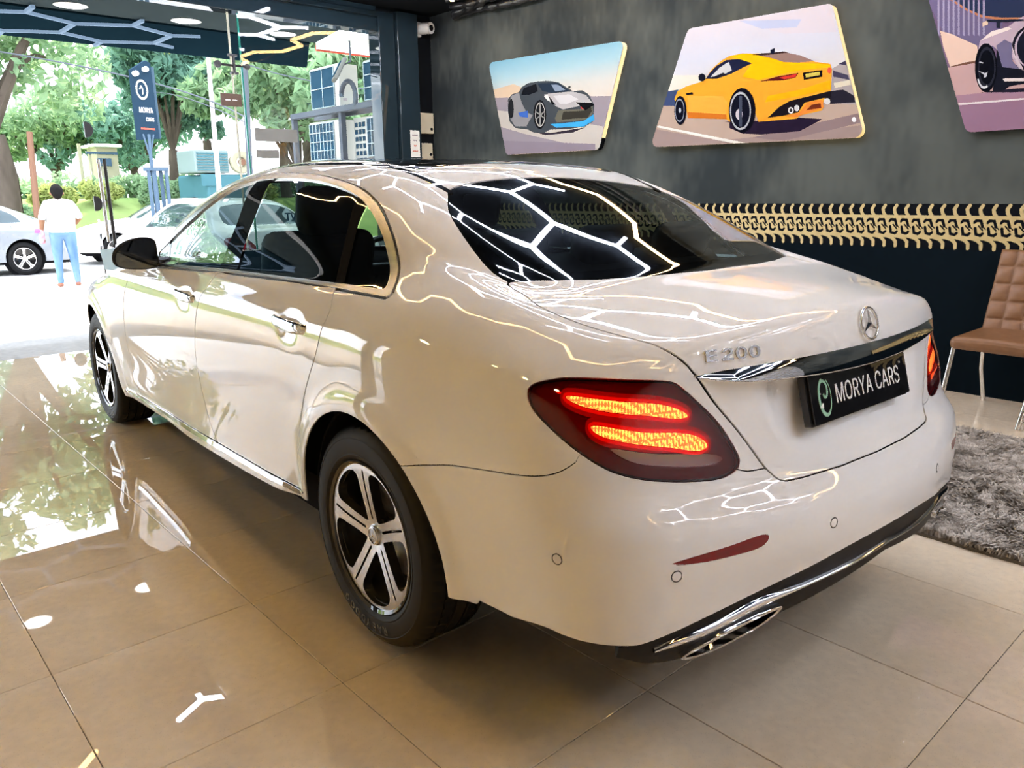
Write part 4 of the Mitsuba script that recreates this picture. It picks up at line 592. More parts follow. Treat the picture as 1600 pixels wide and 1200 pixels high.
SILL_LOW = np.array([(.366,.366),(.422,.344),(.661,.326),(1.172,.313),(2.064,.282),(2.64,.270)])
zsill = lambda x: np.interp(x, SILL_TOP[::-1, 0], SILL_TOP[::-1, 1])
def door_poly(rear, front):
    r, f = np.array(rear), np.array(front)
    up = [(x, 1.0315 if x < .5 else np.interp(x, [.5, 1.113, 1.888, 2.2], [1.0305, 1.0185, .992, .980])) for x in np.linspace(f[0, 0], r[0, 0], 8)]
    lo = [(x, zsill(x)) for x in np.linspace(r[-1, 0], f[-1, 0], 8)]
    return np.vstack([up[1:-1], r[1:-1] if r[0, 1] > 1.04 else r[:-1], lo, f[::-1][1:]])
REAR_DOOR, FRONT_DOOR = door_poly(REAR_CUT, MID_CUT), door_poly(MID_CUT, FRONT_CUT)
LAMP = spline_pts([(-.074,.918),(-.136,.910),(-.178,.899),(-.191,.884),(-.178,.857),(-.133,.826),(-.065,.791),(.044,.745),(.121,.725),(.211,.709),(.329,.695),(.410,.692),(.456,.702),(.468,.716),(.452,.745),(.400,.802),(.327,.858),(.268,.898),(.236,.911),(.10,.918)], 5)
BAR_1 = spline_pts([(-.078,.884),(-.012,.884),(.097,.876),(.237,.859),(.300,.833),(.267,.831),(.186,.843),(.097,.852),(-.001,.863),(-.055,.874)], 4)
BAR_2 = spline_pts([(.000,.828),(.098,.821),(.209,.808),(.328,.789),(.364,.764),(.340,.757),(.268,.770),(.153,.789),(.065,.803),(.015,.816)], 4)
REV = spline_pts([(.06,.784),(.153,.773),(.268,.759),(.391,.742),(.420,.729),(.378,.723),(.239,.737),(.142,.752),(.087,.770)], 4)
R_GLASS = spline_pts([(0,.212),(.2,.200),(.38,.168),(.478,.127),(.508,.09),(.545,.04),(.578,-.015),(.612,-.120),(.634,-.220),(.640,-.300),(.618,-.378),(.54,-.436),(.42,-.468),(.25,-.490),(0,-.503)], 5, False)
R_GLASS = np.vstack([R_GLASS, [(-.2,-.503),(-.2,.212)]])
LID_SIDE = spline_pts([(.648,-.330),(.660,-.424),(.683,-.506),(.684,-.61),(.657,-.746),(.622,-.870),(.604,-.948),(.578,-1.019),(.535,-1.086),(.474,-1.187),(.420,-1.289),(.380,-1.372)], 5, False)
LID = np.vstack([[(-.2,-.458)], [(0,-.458),(.25,-.441),(.42,-.413),(.54,-.376),(.618,-.322),(.635,-.310)], LID_SIDE, [(.362,-1.385),(.30,-1.398),(.165,-1.415),(0,-1.421),(-.2,-1.421)]])
REFL = spline_pts([(.712,.549),(.645,.5595),(.552,.569),(.480,.5735),(.474,.567),(.482,.556),(.505,.547),(.564,.5435),(.641,.5425)], 4)
TRIM_Z = pch((0,.490),(.142,.485),(.364,.454),(.605,.414),(.772,.372),(.9,.34))
VAL_Z = pch((0,.402),(.10,.390),(.265,.367),(.40,.346),(.52,.318),(.66,.298),(.74,.312),(.80,.335),(.9,.34))
ZB = pch((-1.0,.372),(-.909,.372),(-.76,.370),(-.6,.343),(-.467,.325),(-.40,.318),(.285,.348),(.66,.303),(1.2,.280),(2.0,.255),(2.65,.24),(3.5,.24),(3.9,.26))
def g_bottom(V):
    x, y, z = V[:, 0], AY(V), V[:, 2]
    side = ZB(x) - z
    return np.where(x < -.5, np.maximum(TRIM_Z(y) - z, np.where(y > .772, side, -1)), side)
WHEELS = [(0.0, .335), (3.062, .335)]
ARCH = [(-.028, .338, .383), (3.052, .335, .377)]
def g_arch(V):
    g = np.full(len(V), -1.)
    for cx, cz, r in ARCH: g = np.maximum(g, r - np.hypot(V[:, 0] - cx, V[:, 2] - cz))
    return np.where(AY(V) > .5, g, -1)
r_win = region(WIN_OUT, c_xz, at_side); r_win_in = region(WIN_IN, c_xz, at_side)
r_bp = region(B_PILLAR, c_xz, at_side); r_div = region(DIVIDER, c_xz, at_side); r_tri = region(MIRROR_TRI, c_xz, at_side)
r_rd = region(REAR_DOOR, c_xz, lambda V: AY(V) > .7); r_fd = region(FRONT_DOOR, c_xz, lambda V: AY(V) > .7)
r_sill = region(np.vstack([SILL_TOP, SILL_LOW[1:]]), c_xz, lambda V: AY(V) > .7)
r_lamp = region(LAMP, c_sz, at_rear); r_glass = region(R_GLASS, c_yx, lambda V: (V[:, 0] < .4) & (V[:, 2] > 1.02) & (V[:, 0] > -.7))
r_lid = region(LID, c_ys, lambda V: (V[:, 0] < -.2) & (V[:, 2] > .6))
r_refl = region(REFL, c_yz, at_rear)
WS = [(-.2,1.78),(.35,1.765),(.52,1.74),(.56,1.80),(.66,2.2),(.69,2.46),(.5,2.54),(-.2,2.60)]
r_ws = region(WS, c_yx, lambda V: (V[:, 0] > 1.5) & (V[:, 2] > .99))
RG = [(-.2,.425),(.10,.415),(.217,.398),(.357,.362),(.440,.335),(.474,.345),(.478,.40),(.488,.6),(.485,1.2),(.465,1.62),(.3,1.66),(-.2,1.68)]
r_rg = region(RG, c_yx, lambda V: V[:, 2] > 1.25)
def polyline_d(P, chart, cond):
    P = np.array(P, float)
    def f(V):
        q = chart(V); d = np.full(len(q), 9.)
        for a, b in zip(P[:-1], P[1:]):
            e = b - a; w = q - a; t = np.clip((w @ e) / (e @ e), 0, 1); d = np.minimum(d, np.hypot(*(w - t[:, None] * e).T))
        return np.where(cond(V), d, .06)
    return f
d_mold = polyline_d(spline_pts([(.486,.115),(.497,.22),(.506,.314),(.513,.388),(.525,.522),(.535,.8),(.532,1.2),(.52,1.5),(.495,1.74)], 4, False), c_yx, lambda V: V[:, 2] > 1.2)
BUMP_LINE = spline_pts([(-.352,.655),(-.45,.678),(-.548,.693),(-.66,.708),(-.720,.718),(-.757,.732),(-.782,.752),(-.80,.775)], 5, False)
z_bump = pch((-2,.775),(-.80,.773),(-.782,.752),(-.757,.732),(-.720,.7185),(-.66,.7085),(-.548,.693),(-.45,.678),(-.352,.655),(-.2,.62))
z_bump_r = pch((-.02,.778),(.05,.77),(.25,.755),(.36,.735),(.42,.718),(.455,.704),(.50,.693),(.60,.690),(1.2,.690))
def g_bump(V): return np.where(V[:, 0] < -.25, V[:, 2] - np.where(V[:, 0] < -.79, z_bump_r(-V[:, 0] - AY(V)), z_bump(V[:, 0])), .06)
GAP = .0024
skin = car_skin(.012)
left, right = (lambda V: -V[:, 1]), (lambda V: V[:, 1])
def both(key, M, bsdf, fl=.0045, **more):
    ks = []
    for side in (left, right):
        P = clip(M, side); ks.append(put_skin(key, flange(P, fl) if fl else P, bsdf, **more))
    return ks
inner = lambda M, r, gap=GAP: clip(M, lambda V: r(V) + gap)
outer = lambda M, r, gap=GAP: clip(M, lambda V: gap - r(V))
tag('car', 'white four-door saloon with glowing red tail lamps parked on the glossy tile floor', 'car')
base = clip(skin, lambda V: V[:, 2] * 0 + (.2 - V[:, 2]))
cut = clip(base, g_arch)
cut = clip(cut, g_bottom)
lower = cut
# side windows, their bright surround and pillars
ring = outer(inner(lower, r_win, .003), r_win_in, .0)
both('car__window_trim', flange(lift(ring, .0035), .012), 'trim_alu', 0)
glassy = inner(lower, r_win_in, .0)
pill = [clip(glassy, lambda V, r=r: r(V)) for r in (r_bp, r_div, r_tri)]
panes = glassy
for r in (r_bp, r_div, r_tri): panes = outer(panes, r, .0)
for M, nm in zip(pill, ('door_pillar_trim', 'window_divider', 'mirror_base')): both('car__' + nm, lift(M, .0005), 'gloss_black', 0)
for x0, x1 in ((1.1, 1.955), (.26, 1.1), (-.3, .26)):
    for sd_ in (left, right): put_skin('car__side_window', main_piece(lift(clip(clip(clip(panes, sd_), lambda V: V[:, 0] - x1), lambda V: x0 - V[:, 0]), -.004)), 'side_glass')
both('car__window_seal', lift(outer(inner(lower, r_win, -.006), r_win, -.002), -.006), 'satin_black', 0)
# body, doors, lid
body = lower
for r in (r_win, r_rd, r_fd, r_glass, r_lid, r_ws, r_rg): body = outer(body, r)
body = outer(outer(body, r_lamp, .0008), r_refl, .0004)
body = outer(body, r_sill, .0005)
near_mold = lambda M: refine(clip(M, lambda V: d_mold(V) - .03), 2)
body = join(clip(body, lambda V: .03 - d_mold(V)), clip(near_mold(body), lambda V: .0115 - d_mold(V)))
put_skin('car__body', flange(clip(body, lambda V: .0013 - g_bump(V)), .005), 'car_paint')
put_skin('car__rear_bumper', flange(clip(body, lambda V: g_bump(V) + .0013), .005), 'car_paint')
both('car__front_door', inner(lower, r_fd), 'car_paint'); both('car__rear_door', inner(lower, r_rd), 'car_paint')
put_skin('car__boot_lid', flange(inner(lower, r_lid, .003), .005), 'car_paint')
put_skin('car__rear_window', lift(inner(lower, r_glass, .002), -.002), 'rear_glass')
frit = clip(inner(lower, r_glass, .002), lambda V: -.045 - r_glass(V) - .05 * sstep(-.25, -.5, V[:, 0]))
put_skin('car__rear_window__black_border', lift(frit, -.006), 'cabin_black')
put_skin('car__windscreen', lift(inner(lower, r_ws), -.003), 'screen_glass')
put_skin('car__roof_glass', flange(lift(inner(lower, r_rg), .001), .006), 'gloss_black')
both('car__roof_moulding', flange(lift(clip(near_mold(lower), lambda V: d_mold(V) - .0105), .001), .008), 'gloss_black', 0)
both('car__sill_trim', flange(lift(inner(lower, r_sill, .0005), .006), .012), 'chrome', 0)
seal = clip(base, lambda V: np.minimum(np.minimum(np.abs(r_fd(V)), np.abs(r_rd(V))), np.minimum(np.minimum(np.abs(r_lid(V)), np.abs(r_lamp(V))), np.minimum(np.abs(r_glass(V)), np.minimum(np.abs(g_bump(V)), d_mold(V))))) - .012)
seal = outer(seal, r_lamp, -.004)
put_skin('car__panel_seal', lift(seal, -.0065), 'cabin_black')
# tail lamps: red lens, dark housing, two glowing bars, reversing lamp
lens = refine(inner(lower, r_lamp, .0008), 2)
r_b1, r_b2, r_rv = (region(q, c_sz, at_rear) for q in (BAR_1, BAR_2, REV))
for side in (left, right):
    L = clip(lens, side)
    k = put_skin('car__tail_lamp', flange(lift(outer(L, r_rv, 0.), .0005), .005), 'red_lens')
    put_skin(k + '__housing', flange(lift(L, -.015), -.014), 'lamp_body')
    for r in (r_b1, r_b2):
        V_, N_, F_ = lift(clip(L, lambda V: r(V) + .000), -.009)
        sub = trimesh.Trimesh(V_, F_, process=False, vertex_normals=N_)
        cells = np.floor(sub.triangles_center * 210).astype(int); hot = ((cells @ np.array([73, 157, 331])) * 2654435761 % 1000) < 430
        put_car(k + '__light_bar', sub.submesh([np.nonzero(~hot)[0]], append=True), 'lamp_body', True, emitter={'type': 'area', 'radiance': rgb(*(2.4, 2.6, 0.8))})
        put_car(k + '__light_bar__sparkle', sub.submesh([np.nonzero(hot)[0]], append=True), 'lamp_body', True, emitter={'type': 'area', 'radiance': rgb(*(6, 11, 3))})
        rim = clip(clip(L, lambda V: r(V) - .008), lambda V: .001 - r(V))
        put_skin(k + '__glow_rim', lift(rim, -.0105), 'lamp_body', emitter={'type': 'area', 'radiance': rgb(*(0.35, 0.02, 0.01))})  # red spill of the bar put in as emission of the housing round it
        halo = clip(clip(L, lambda V: r(V) - .017), lambda V: .008 - r(V)); halo = outer(outer(outer(halo, r_b1, .008), r_b2, .008), r_rv, .002)
        put_skin(k + '__glow_halo', lift(halo, -.0115), 'lamp_body', emitter={'type': 'area', 'radiance': rgb(*(0.1, 0.006, 0.004))})  # fainter outer glow of the bars, also put in as emission; no separate part
    put_skin(k + '__reversing_lamp', flange(lift(clip(L, r_rv), .0015), .02), 'rev_lens')
    put_skin(k + '__reversing_lamp__backing', lift(clip(L, r_rv), -.012), 'rev_back')
both('car__bumper_reflector', inner(refine(clip(lower, lambda V: r_refl(V) - .03)), r_refl, .0), 'red_plastic')
# rear valance with its bright strip and tailpipe finishers
val = clip(clip(clip(refine(clip(base, lambda V: np.maximum(V[:, 0] + .7, V[:, 2] - .55))), lambda V: V[:, 2] - TRIM_Z(AY(V)) + .001), lambda V: VAL_Z(AY(V)) - V[:, 2]), lambda V: np.maximum(V[:, 0] + .78, AY(V) - .80))
EXH = spline_pts([(.668,.320),(.640,.338),(.565,.361),(.5,.372),(.425,.381),(.404,.377),(.418,.362),(.463,.340),(.521,.325),(.575,.313),(.640,.309)], 5)
r_ex = region(EXH, c_yz, at_rear)
STRIP_C = [(.735,.352),(.68,.362),(.612,.373),(.556,.384),(.485,.397),(.407,.405),(.34,.411),(.2,.420),(0,.434)]
sc_, sw_ = pch(*STRIP_C[::-1]), pch((0,.0045),(.33,.0055),(.40,.0095),(.485,.0145),(.60,.0135),(.68,.0115),(.733,.005))
g_strip = lambda V: np.where((AY(V) < .737) & (V[:, 0] < -.6), np.abs(V[:, 2] - sc_(AY(V))) - sw_(AY(V)), .06)
put_skin('car__rear_valance', flange(lift(outer(val, r_ex, 0.), -.004), .16), 'valance_black')
EX_ = clip(val, r_ex)
for side in (left, right):
    E_ = clip(EX_, side)
    k = put_skin('car__tailpipe_finisher', flange(lift(clip(E_, lambda V: -.0075 - r_ex(V)), .008), .07), 'chrome')
    put_skin(k + '__opening', lift(E_, -.05), 'cabin_black')
# boot strip
def skin_loft(ys, zlo, zhi, prof, nt=20, x0=-.95):
    REC[0] = 0.; t = np.linspace(0, 1, nt); Y = np.repeat(ys, nt).reshape(len(ys), nt); Tt = np.tile(t, (len(ys), 1))
    Z = zlo(np.abs(Y)) * (1 - Tt) + zhi(np.abs(Y)) * Tt; P = np.stack([np.full(Y.size, x0), Y.ravel(), Z.ravel()], 1)
    for _ in range(12):
        f = car_f(*P.T); g = (car_f(P[:, 0] + 1e-3, P[:, 1], P[:, 2]) - f) / 1e-3; P[:, 0] -= np.clip(f / np.where(np.abs(g) < .1, -.1, g), -.1, .1)
    n = car_n(P); n /= np.linalg.norm(n, axis=1, keepdims=True); REC[0] = 1.
    P = P + n * prof(np.abs(Y).ravel(), Tt.ravel())[:, None]
    i = np.arange(len(P)).reshape(len(ys), nt); q = np.stack([i[:-1, :-1], i[1:, :-1], i[1:, 1:], i[:-1, 1:]], -1).reshape(-1, 4)
    m = trimesh.Trimesh(P, np.vstack([q[:, [0, 1, 2]], q[:, [0, 2, 3]]]), process=False)
    if m.face_normals[:, 0].mean() > 0: m.faces = m.faces[:, ::-1]
    return m
ys_ = np.linspace(-1, 1, 121); ys_ = np.sign(ys_) * np.abs(ys_) ** .8
put_car('car__boot_strip', skin_loft(ys_ * .583, pch((0,.872),(.15,.8745),(.306,.8815),(.41,.8885),(.53,.9035),(.583,.9165)), pch((0,.9285),(.15,.9277),(.3,.9260),(.47,.9235),(.56,.9215),(.583,.9185)),
        lambda y, t: -.004 + .024 * np.where(t < .16, np.sin(np.clip(t / .16, 0, 1) * np.pi / 2), 1 - .80 * np.clip((t - .16) / .84, 0, 1) ** 1.25) * np.clip((.600 - y) / .12, .3, 1)), 'chrome', True)
put_car('car__valance_strip', skin_loft(ys_ * .735, lambda y: sc_(y) - sw_(y), lambda y: sc_(y) + sw_(y), lambda y, t: -.006 + .011 * np.clip(1 - np.abs(2 * t - 1) ** 2.2, 0, 1) ** .6, 9), 'chrome', True)

# ---- lettering, star, plate
def tangent(p):
    """frame on the skin at p: origin, ex (to the right seen from behind), ey (up along the skin), ez (outwards)"""
    p = car_project(np.array([p], float))[0]; n = car_n(p[None])[0]; n /= np.linalg.norm(n)
    ex = np.cross(n, [0, 0, 1.0]) * -1; ex /= np.linalg.norm(ex); ex = -ex if ex[1] > 0 else ex
    ey = np.cross(n, ex); return p, ex, ey, n
def text_poly(text, h, w=None, bold=True):
    m = meshkit.text_mesh(text, h, .002, bold)
    if w: m.vertices[:, 0] *= w / np.ptp(m.vertices[:, 0])
    return m
p0, ex, ey, ez = tangent((-.894, .55, .945))
xx = 0
for ch, adv in (('E', .042), ('2', .038), ('0', .038), ('0', .03)):
    g = text_poly(ch, .0245, .030 if ch != 'E' else .028); g.vertices[:, 0] -= g.vertices[:, 0].min(); g.vertices[:, 2] *= 2.2
    o, ex1, ey1, ez1 = tangent(p0 + ex * xx); put_car('car__model_letter', frame(g, o, ex1, ey1, ez1), 'chrome'); xx += adv
o, ex, ey, ez = tangent((-.965, 0, .974)); o = o + ez * .006
R_ = .0395; a = np.linspace(0, 2 * np.pi, 64, endpoint=False)
ringm = tube(np.stack([R_ * np.cos(a), R_ * np.sin(a), 0 * a], 1), .0034, 10, True)
sp = []
for k in range(3):
    t = math.pi / 2 + k * 2 * math.pi / 3; c, s_ = np.array([math.cos(t), math.sin(t), 0]), np.array([-math.sin(t), math.cos(t), 0])
    V_ = np.array([c * R_, s_ * .0085 - c * .005, -s_ * .0085 - c * .005, np.array([0, 0, .006]), c * R_ + [0, 0, .001], np.array([0, 0, -.002])])
    sp.append(trimesh.Trimesh(V_, V_[:0].astype(int).reshape(0, 3), process=False).convex_hull if False else trimesh.convex.convex_hull(V_))
put_car('car__star_emblem', frame(ringm, o, ex, ey, ez), 'chrome', True); put_car('car__star_emblem__spokes', frame(cat(*sp), o, ex, ey, ez), 'chrome')
# number-plate board
pt, pb = np.array((-.952, 0, .874)), np.array((-.982, 0, .762)); ey = (pt - pb) / np.linalg.norm(pt - pb); ex = np.array([0, -1.0, 0]); ez = np.cross(ex, ey); po = (pt + pb) / 2
ez = -ez if ez[0] > 0 else ez
Fp = lambda m: frame(m, po, ex, ey, ez)
def rrect(w, h, r): return sbox(-w / 2 + r, -h / 2 + r, w / 2 - r, h / 2 - r).buffer(r, 8)
b_ = prism(rrect(.486, .116, .006), .006); put_car('car__number_plate', Fp(b_), 'plate_black')
h_ = prism(rrect(.496, .124, .008), .016); h_.apply_translation((-.004, 0, -.0175)); put_car('car__number_plate__holder', Fp(h_), 'satin_black')
txt = text_poly('MORYA CARS', .046, .330, False); txt.apply_translation((-txt.vertices[:, 0].min() - .134, -.023, .0062)); txt.vertices[:, 2] = .0062 + (txt.vertices[:, 2] - .0062) * .5
put_car('car__number_plate__lettering', Fp(txt), 'print_white')
rt_ = text_poly('R', .006, .005, False); rt_.apply_translation((.203 - rt_.vertices[:, 0].min(), .026, .0062)); put_car('car__number_plate__small_mark', Fp(rt_), 'print_white')
lo_ = affinity.scale(Point(-.186, 0).buffer(.047, 32), .62, 1).difference(affinity.scale(Point(-.183, .002).buffer(.040, 32), .60, 1))
lo_ = lo_.difference(Polygon([(-.188, .03), (-.150, .055), (-.15, .1), (-.2, .1)]))
sw = [(-.186 + .62 * (.008 + .030 * t) * math.cos(a_), .012 + (.008 + .024 * t) * math.sin(a_)) for t, a_ in zip(np.linspace(0, 1, 30), np.linspace(-2.4, 2.6, 30))]
lo_ = unary_union([lo_, LineString(sw).buffer(.0032).intersection(affinity.scale(Point(-.186, 0).buffer(.047, 32), .62, 1))])
lm = prism(lo_, .001); lm.apply_translation((0, 0, .0062)); put_car('car__number_plate__logo', Fp(lm), 'logo_green')
ls = prism(unary_union([Polygon([(-.211, -.020), (-.198, -.013), (-.200, -.024)]).buffer(.001), Point(-.205, .011).buffer(.0018)]), .0014); ls.apply_translation((0, 0, .0062)); put_car('car__number_plate__logo__accent', Fp(ls), 'print_white')
# parking sensors, handles
for p in ((-.77, .865, .545), (-.957, .70, .522), (-1.07, .277, .557), (-1.07, -.277, .557)):
    o, e1, e2, e3 = tangent(p); put_car('car__parking_sensor', frame(cyl((0, 0, -.004), (0, 0, .0004), .0105, 24), o, e1, e2, e3), 'car_paint'); 
    put_car('car__parking_sensor__ring', frame(lathe([(.0108, -.003), (.0108, .0003), (.0130, .0001), (.0130, -.003)], 28, 'z'), o, e1, e2, e3), 'satin_black')
for hx in (.395, 1.372):
    n_ = 15; t = np.linspace(-1, 1, n_); X_ = hx + t * .118; P_ = car_project(np.stack([X_, np.full(n_, .92), .915 + .004 * t], 1)); base_ = np.interp(hx, [.395, 1.372], [.906, .911])
    P_[:, 1] = base_ + .019 * np.sqrt(np.clip(1 - np.abs(t) ** 3.2, 0, 1)) - .004
    sphs = [m3.Manifold.sphere(1, 14).scale((.012, .0075, .020 * (1 - .25 * k * k))).translate(tuple(p)) for k, p in zip(t, P_)]
    hm = man(m3.Manifold.batch_boolean([m3.Manifold.batch_hull([u, v]) for u, v in zip(sphs[:-1], sphs[1:])], m3.OpType.Add))
    for m_ in (hm, mirror(hm)): put_car('car__door_handle', m_, 'chrome', 40)
# wing mirrors
OL = spline_pts([(.879,1.005),(.877,1.060),(.880,1.108),(.893,1.124),(.935,1.129),(.985,1.118),(1.032,1.088),(1.053,1.048),(1.045,1.012),(.99,.996),(.91,.993)], 6); oc = OL.mean(0)
def shell(rows):
    V_ = np.vstack([np.column_stack([np.full(len(OL), x), oc + (OL - oc) * g]) for x, g in rows]); n = len(OL); F_ = []
    for r_ in range(len(rows) - 1):
        for k in range(n):
            q = (k + 1) % n; F_ += [(r_ * n + k, r_ * n + q, (r_ + 1) * n + q), (r_ * n + k, (r_ + 1) * n + q, (r_ + 1) * n + k)]
    V_ = np.vstack([V_, [rows[-1][0], *oc]]); F_ += [((len(rows) - 1) * n + k, (len(rows) - 1) * n + (k + 1) % n, len(V_) - 1) for k in range(n)]
    m_ = trimesh.Trimesh(V_, F_, process=False); m_.fix_normals(); return m_
cap = shell([(1.800, .95), (1.795, .99), (1.80, 1.0), (1.84, .99), (1.875, .93), (1.91, .80), (1.94, .55), (1.95, .2)])
gl_ = prism(Polygon(oc + (OL - oc) * .955), .003); gl_ = frame(gl_, (1.806, 0, 0), (0, 1, 0), (0, 0, 1), (1, 0, 0))
dark_ = prism(Polygon(oc + (OL - oc) * .985), .004); dark_ = frame(dark_, (1.808, 0, 0), (0, 1, 0), (0, 0, 1), (1, 0, 0))
arm = man(m3.Manifold.batch_hull([m3.Manifold.sphere(.022, 12).translate(q) for q in ((1.86, .80, 1.015), (1.92, .80, 1.01), (1.85, .92, 1.022), (1.89, .92, 1.022))]))
for f_ in (lambda m: m, mirror):
    k = put_car('car__wing_mirror', f_(cap), 'car_paint', 50); put_car(k + '__glass', f_(gl_), 'mirror_glass'); put_car(k + '__housing', f_(dark_), 'gloss_black'); put_car(k + '__arm', f_(arm), 'gloss_black', 40)
# ---- wheels
def wheel_meshes():
    prof = [(.205, .085), (.222, .095), (.228, .104), (.238, .111), (.243, .1118), (.2445, .1135), (.2475, .1137), (.249, .1125), (.262, .1155), (.285, .1145), (.293, .1130), (.2945, .1142), (.2975, .1132), (.299, .1113), (.304, .1095), (.318, .1015), (.3275, .088), (.331, .074)]
    for g in (.062, .022, -.022, -.062): prof += [(.3325, g + .007), (.3325, g + .0045), (.325, g + .0035), (.325, g - .0035), (.3325, g - .0045), (.3325, g - .007)]
    prof += [(.3285, -.083), (.318, -.098), (.285, -.116), (.24, -.113), (.222, -.088), (.205, -.085)]
    tyre = lathe(prof, 240); V_ = np.array(tyre.vertices); r_ = np.hypot(V_[:, 0], V_[:, 2]); a_ = np.arctan2(V_[:, 2], V_[:, 0])
    sip = (np.sin(a_ * 60 + V_[:, 1] * 40) > .55) & (r_ > .326) & (np.abs(V_[:, 1]) > .028); k_ = np.where(sip, 1 - .006 / np.maximum(r_, .1), 1)
    tyre.vertices = V_ * np.stack([k_, np.ones_like(k_), k_], 1)
    barrel = lathe([(.224, .100), (.2295, .108), (.2265, .111), (.2180, .106), (.2140, .092), (.206, .05), (.200, -.05), (.218, -.09)], 96)
    dish = lathe([(.206, -.02), (.12, -.03), (.0, -.03)], 64)
    win, slot = [], []
    for k in range(5):
        pol = [(.050, 0), (.066, 12), (.10, 20.5), (.15, 24.5), (.185, 25), (.2025, 18), (.2075, 0)]
        pp = [(r_, d_) for r_, d_ in pol] + [(r_, -d_) for r_, d_ in pol[-2:0:-1]]
        c_ = [(r_ * math.cos(math.radians(90 + 36 + 72 * k + d_)), r_ * math.sin(math.radians(90 + 36 + 72 * k + d_))) for r_, d_ in pp]
        win.append(Polygon(spline_pts(c_, 5)).buffer(0))
        sl = LineString([(.052, 0), (.10, .0), (.15, .001), (.196, .004)]).buffer(.0042, 6); slot.append(affinity.rotate(sl, 90 + 72 * k, origin=(0, 0)))
    face = Point(0, 0).buffer(.2195, 72).difference(unary_union(win + slot))
    m_ = prism(face.simplify(.0004), .030); m_ = m_.subdivide_to_size(.02); V_ = np.array(m_.vertices); r_ = np.hypot(V_[:, 0], V_[:, 1])
    V_[:, 2] = (V_[:, 2] - .030) + .101 - .026 * np.clip(1 - (r_ / .205), 0, 1) ** 1.3 - .006 * sstep(.05, .02, r_) * 0
    top = V_[:, 2]; face_m = trimesh.Trimesh(np.stack([V_[:, 0], top, V_[:, 1]], 1), m_.faces[:, ::-1], process=False)
    nf = face_m.face_normals[:, 1]; polished = face_m.submesh([np.nonzero(nf > .7)[0]], append=True); sides = face_m.submesh([np.nonzero(nf <= .7)[0]], append=True)
    cap_ = lathe([(.0001, .089), (.020, .0885), (.028, .087), (.031, .083), (.031, .06)], 40)
    star = []
    for k in range(3):
        t = math.pi / 2 + k * 2 * math.pi / 3; c, s_ = np.array([math.cos(t), 0, math.sin(t)]), np.array([-math.sin(t), 0, math.cos(t)])
        star.append(trimesh.convex.convex_hull(np.array([c * .022, s_ * .0045, -s_ * .0045, np.array([0, .003, 0])]) + [0, .0882, 0]))
    starm = cat(lathe([(.0215, .0885), (.0225, .091), (.0245, .0905), (.0245, .086)], 40), *star)
    disc = lathe([(.0, -.005), (.15, -.005), (.15, -.02), (0, -.02)], 48)
    bolts = cat(*[cyl((.052 * math.cos(a_), .060, .052 * math.sin(a_)), (.052 * math.cos(a_), .070, .052 * math.sin(a_)), .010, 10) for a_ in np.arange(5) * 2 * math.pi / 5 + math.radians(126)])
    letters = []
    def arc_text(text, a0, r0, h, spread):
        for i_, ch in enumerate(text):
            if ch == ' ': continue
            g = meshkit.text_mesh(ch, h, .0016, True); g.vertices[:, 0] -= g.vertices[:, 0].mean(); ang = a0 + (i_ - (len(text) - 1) / 2) * spread
            er = np.array([math.cos(ang), 0, math.sin(ang)]); et = np.array([-math.sin(ang), 0, math.cos(ang)])
            # on the left-hand wall (y > 0), read from outside: right is -et where the letters' feet point to the hub
            letters.append(frame(g, er * r0 + np.array([0, .1175, 0]), et, -er if h < 0 else er, np.array([0, 1.0, 0])) if False else frame(g, er * r0 + np.array([0, .1145, 0]), et * 1.0, er, np.cross(et, er)))
    arc_text('GOODYEAR', math.radians(-78), .262, .024, -.118)
    return dict(tyre=tyre, barrel=barrel, brake_disc=disc, dish=dish, spokes_face=polished, spokes=sides, hub_cap=cap_, star=starm, bolts=bolts, lettering=cat(*letters))
WM = wheel_meshes()
wheel_src = {}
def put_wheel(cx, cy, spin, side):
    k = free('car__wheel'); n = 0
    k = 'car__wheel'
    while any(q == k or q.startswith(k + '__') for q in scene): n += 1; k = f'car__wheel_{n:03d}'
    M_ = CAR_T @ T().translate([cx, cy, .335]) @ T().rotate([0, 0, 1], 0 if side > 0 else 180) @ T().rotate([0, 1, 0], spin)
    for part, (bs, sm) in dict(tyre=('rubber', 40), barrel=('wheel_dark', 30), brake_disc=('steel', 40), dish=('wheel_dark', 30), spokes_face=('alloy', False), spokes=('wheel_dark', 35), hub_cap=('steel', 40), star=('soft_chrome', 40), bolts=('wheel_dark', 40), lettering=('tyre_letter', False)).items():
        sub = {'spokes_face': 'spokes__polished_face', 'star': 'hub_cap', 'barrel': 'rim', 'dish': 'rim_back'}.get(part, part)
        key = f'{k}__{part}' if part in ('tyre', 'brake_disc', 'spokes', 'hub_cap', 'bolts') else {'barrel': f'{k}__rim', 'dish': f'{k}__rim_back', 'spokes_face': f'{k}__polished_face', 'star': f'{k}__hub_star', 'lettering': f'{k}__tyre_lettering'}[part]
        if part not in wheel_src: wheel_src[part] = mikit.ply(WM[part], bs, sm)
        scene[key] = {**wheel_src[part], 'to_world': M_}
for cx, spin in ((0.0, 7), (3.062, 14)):
    put_wheel(cx, .787, spin, 1); put_wheel(cx, -.787, -spin, -1)
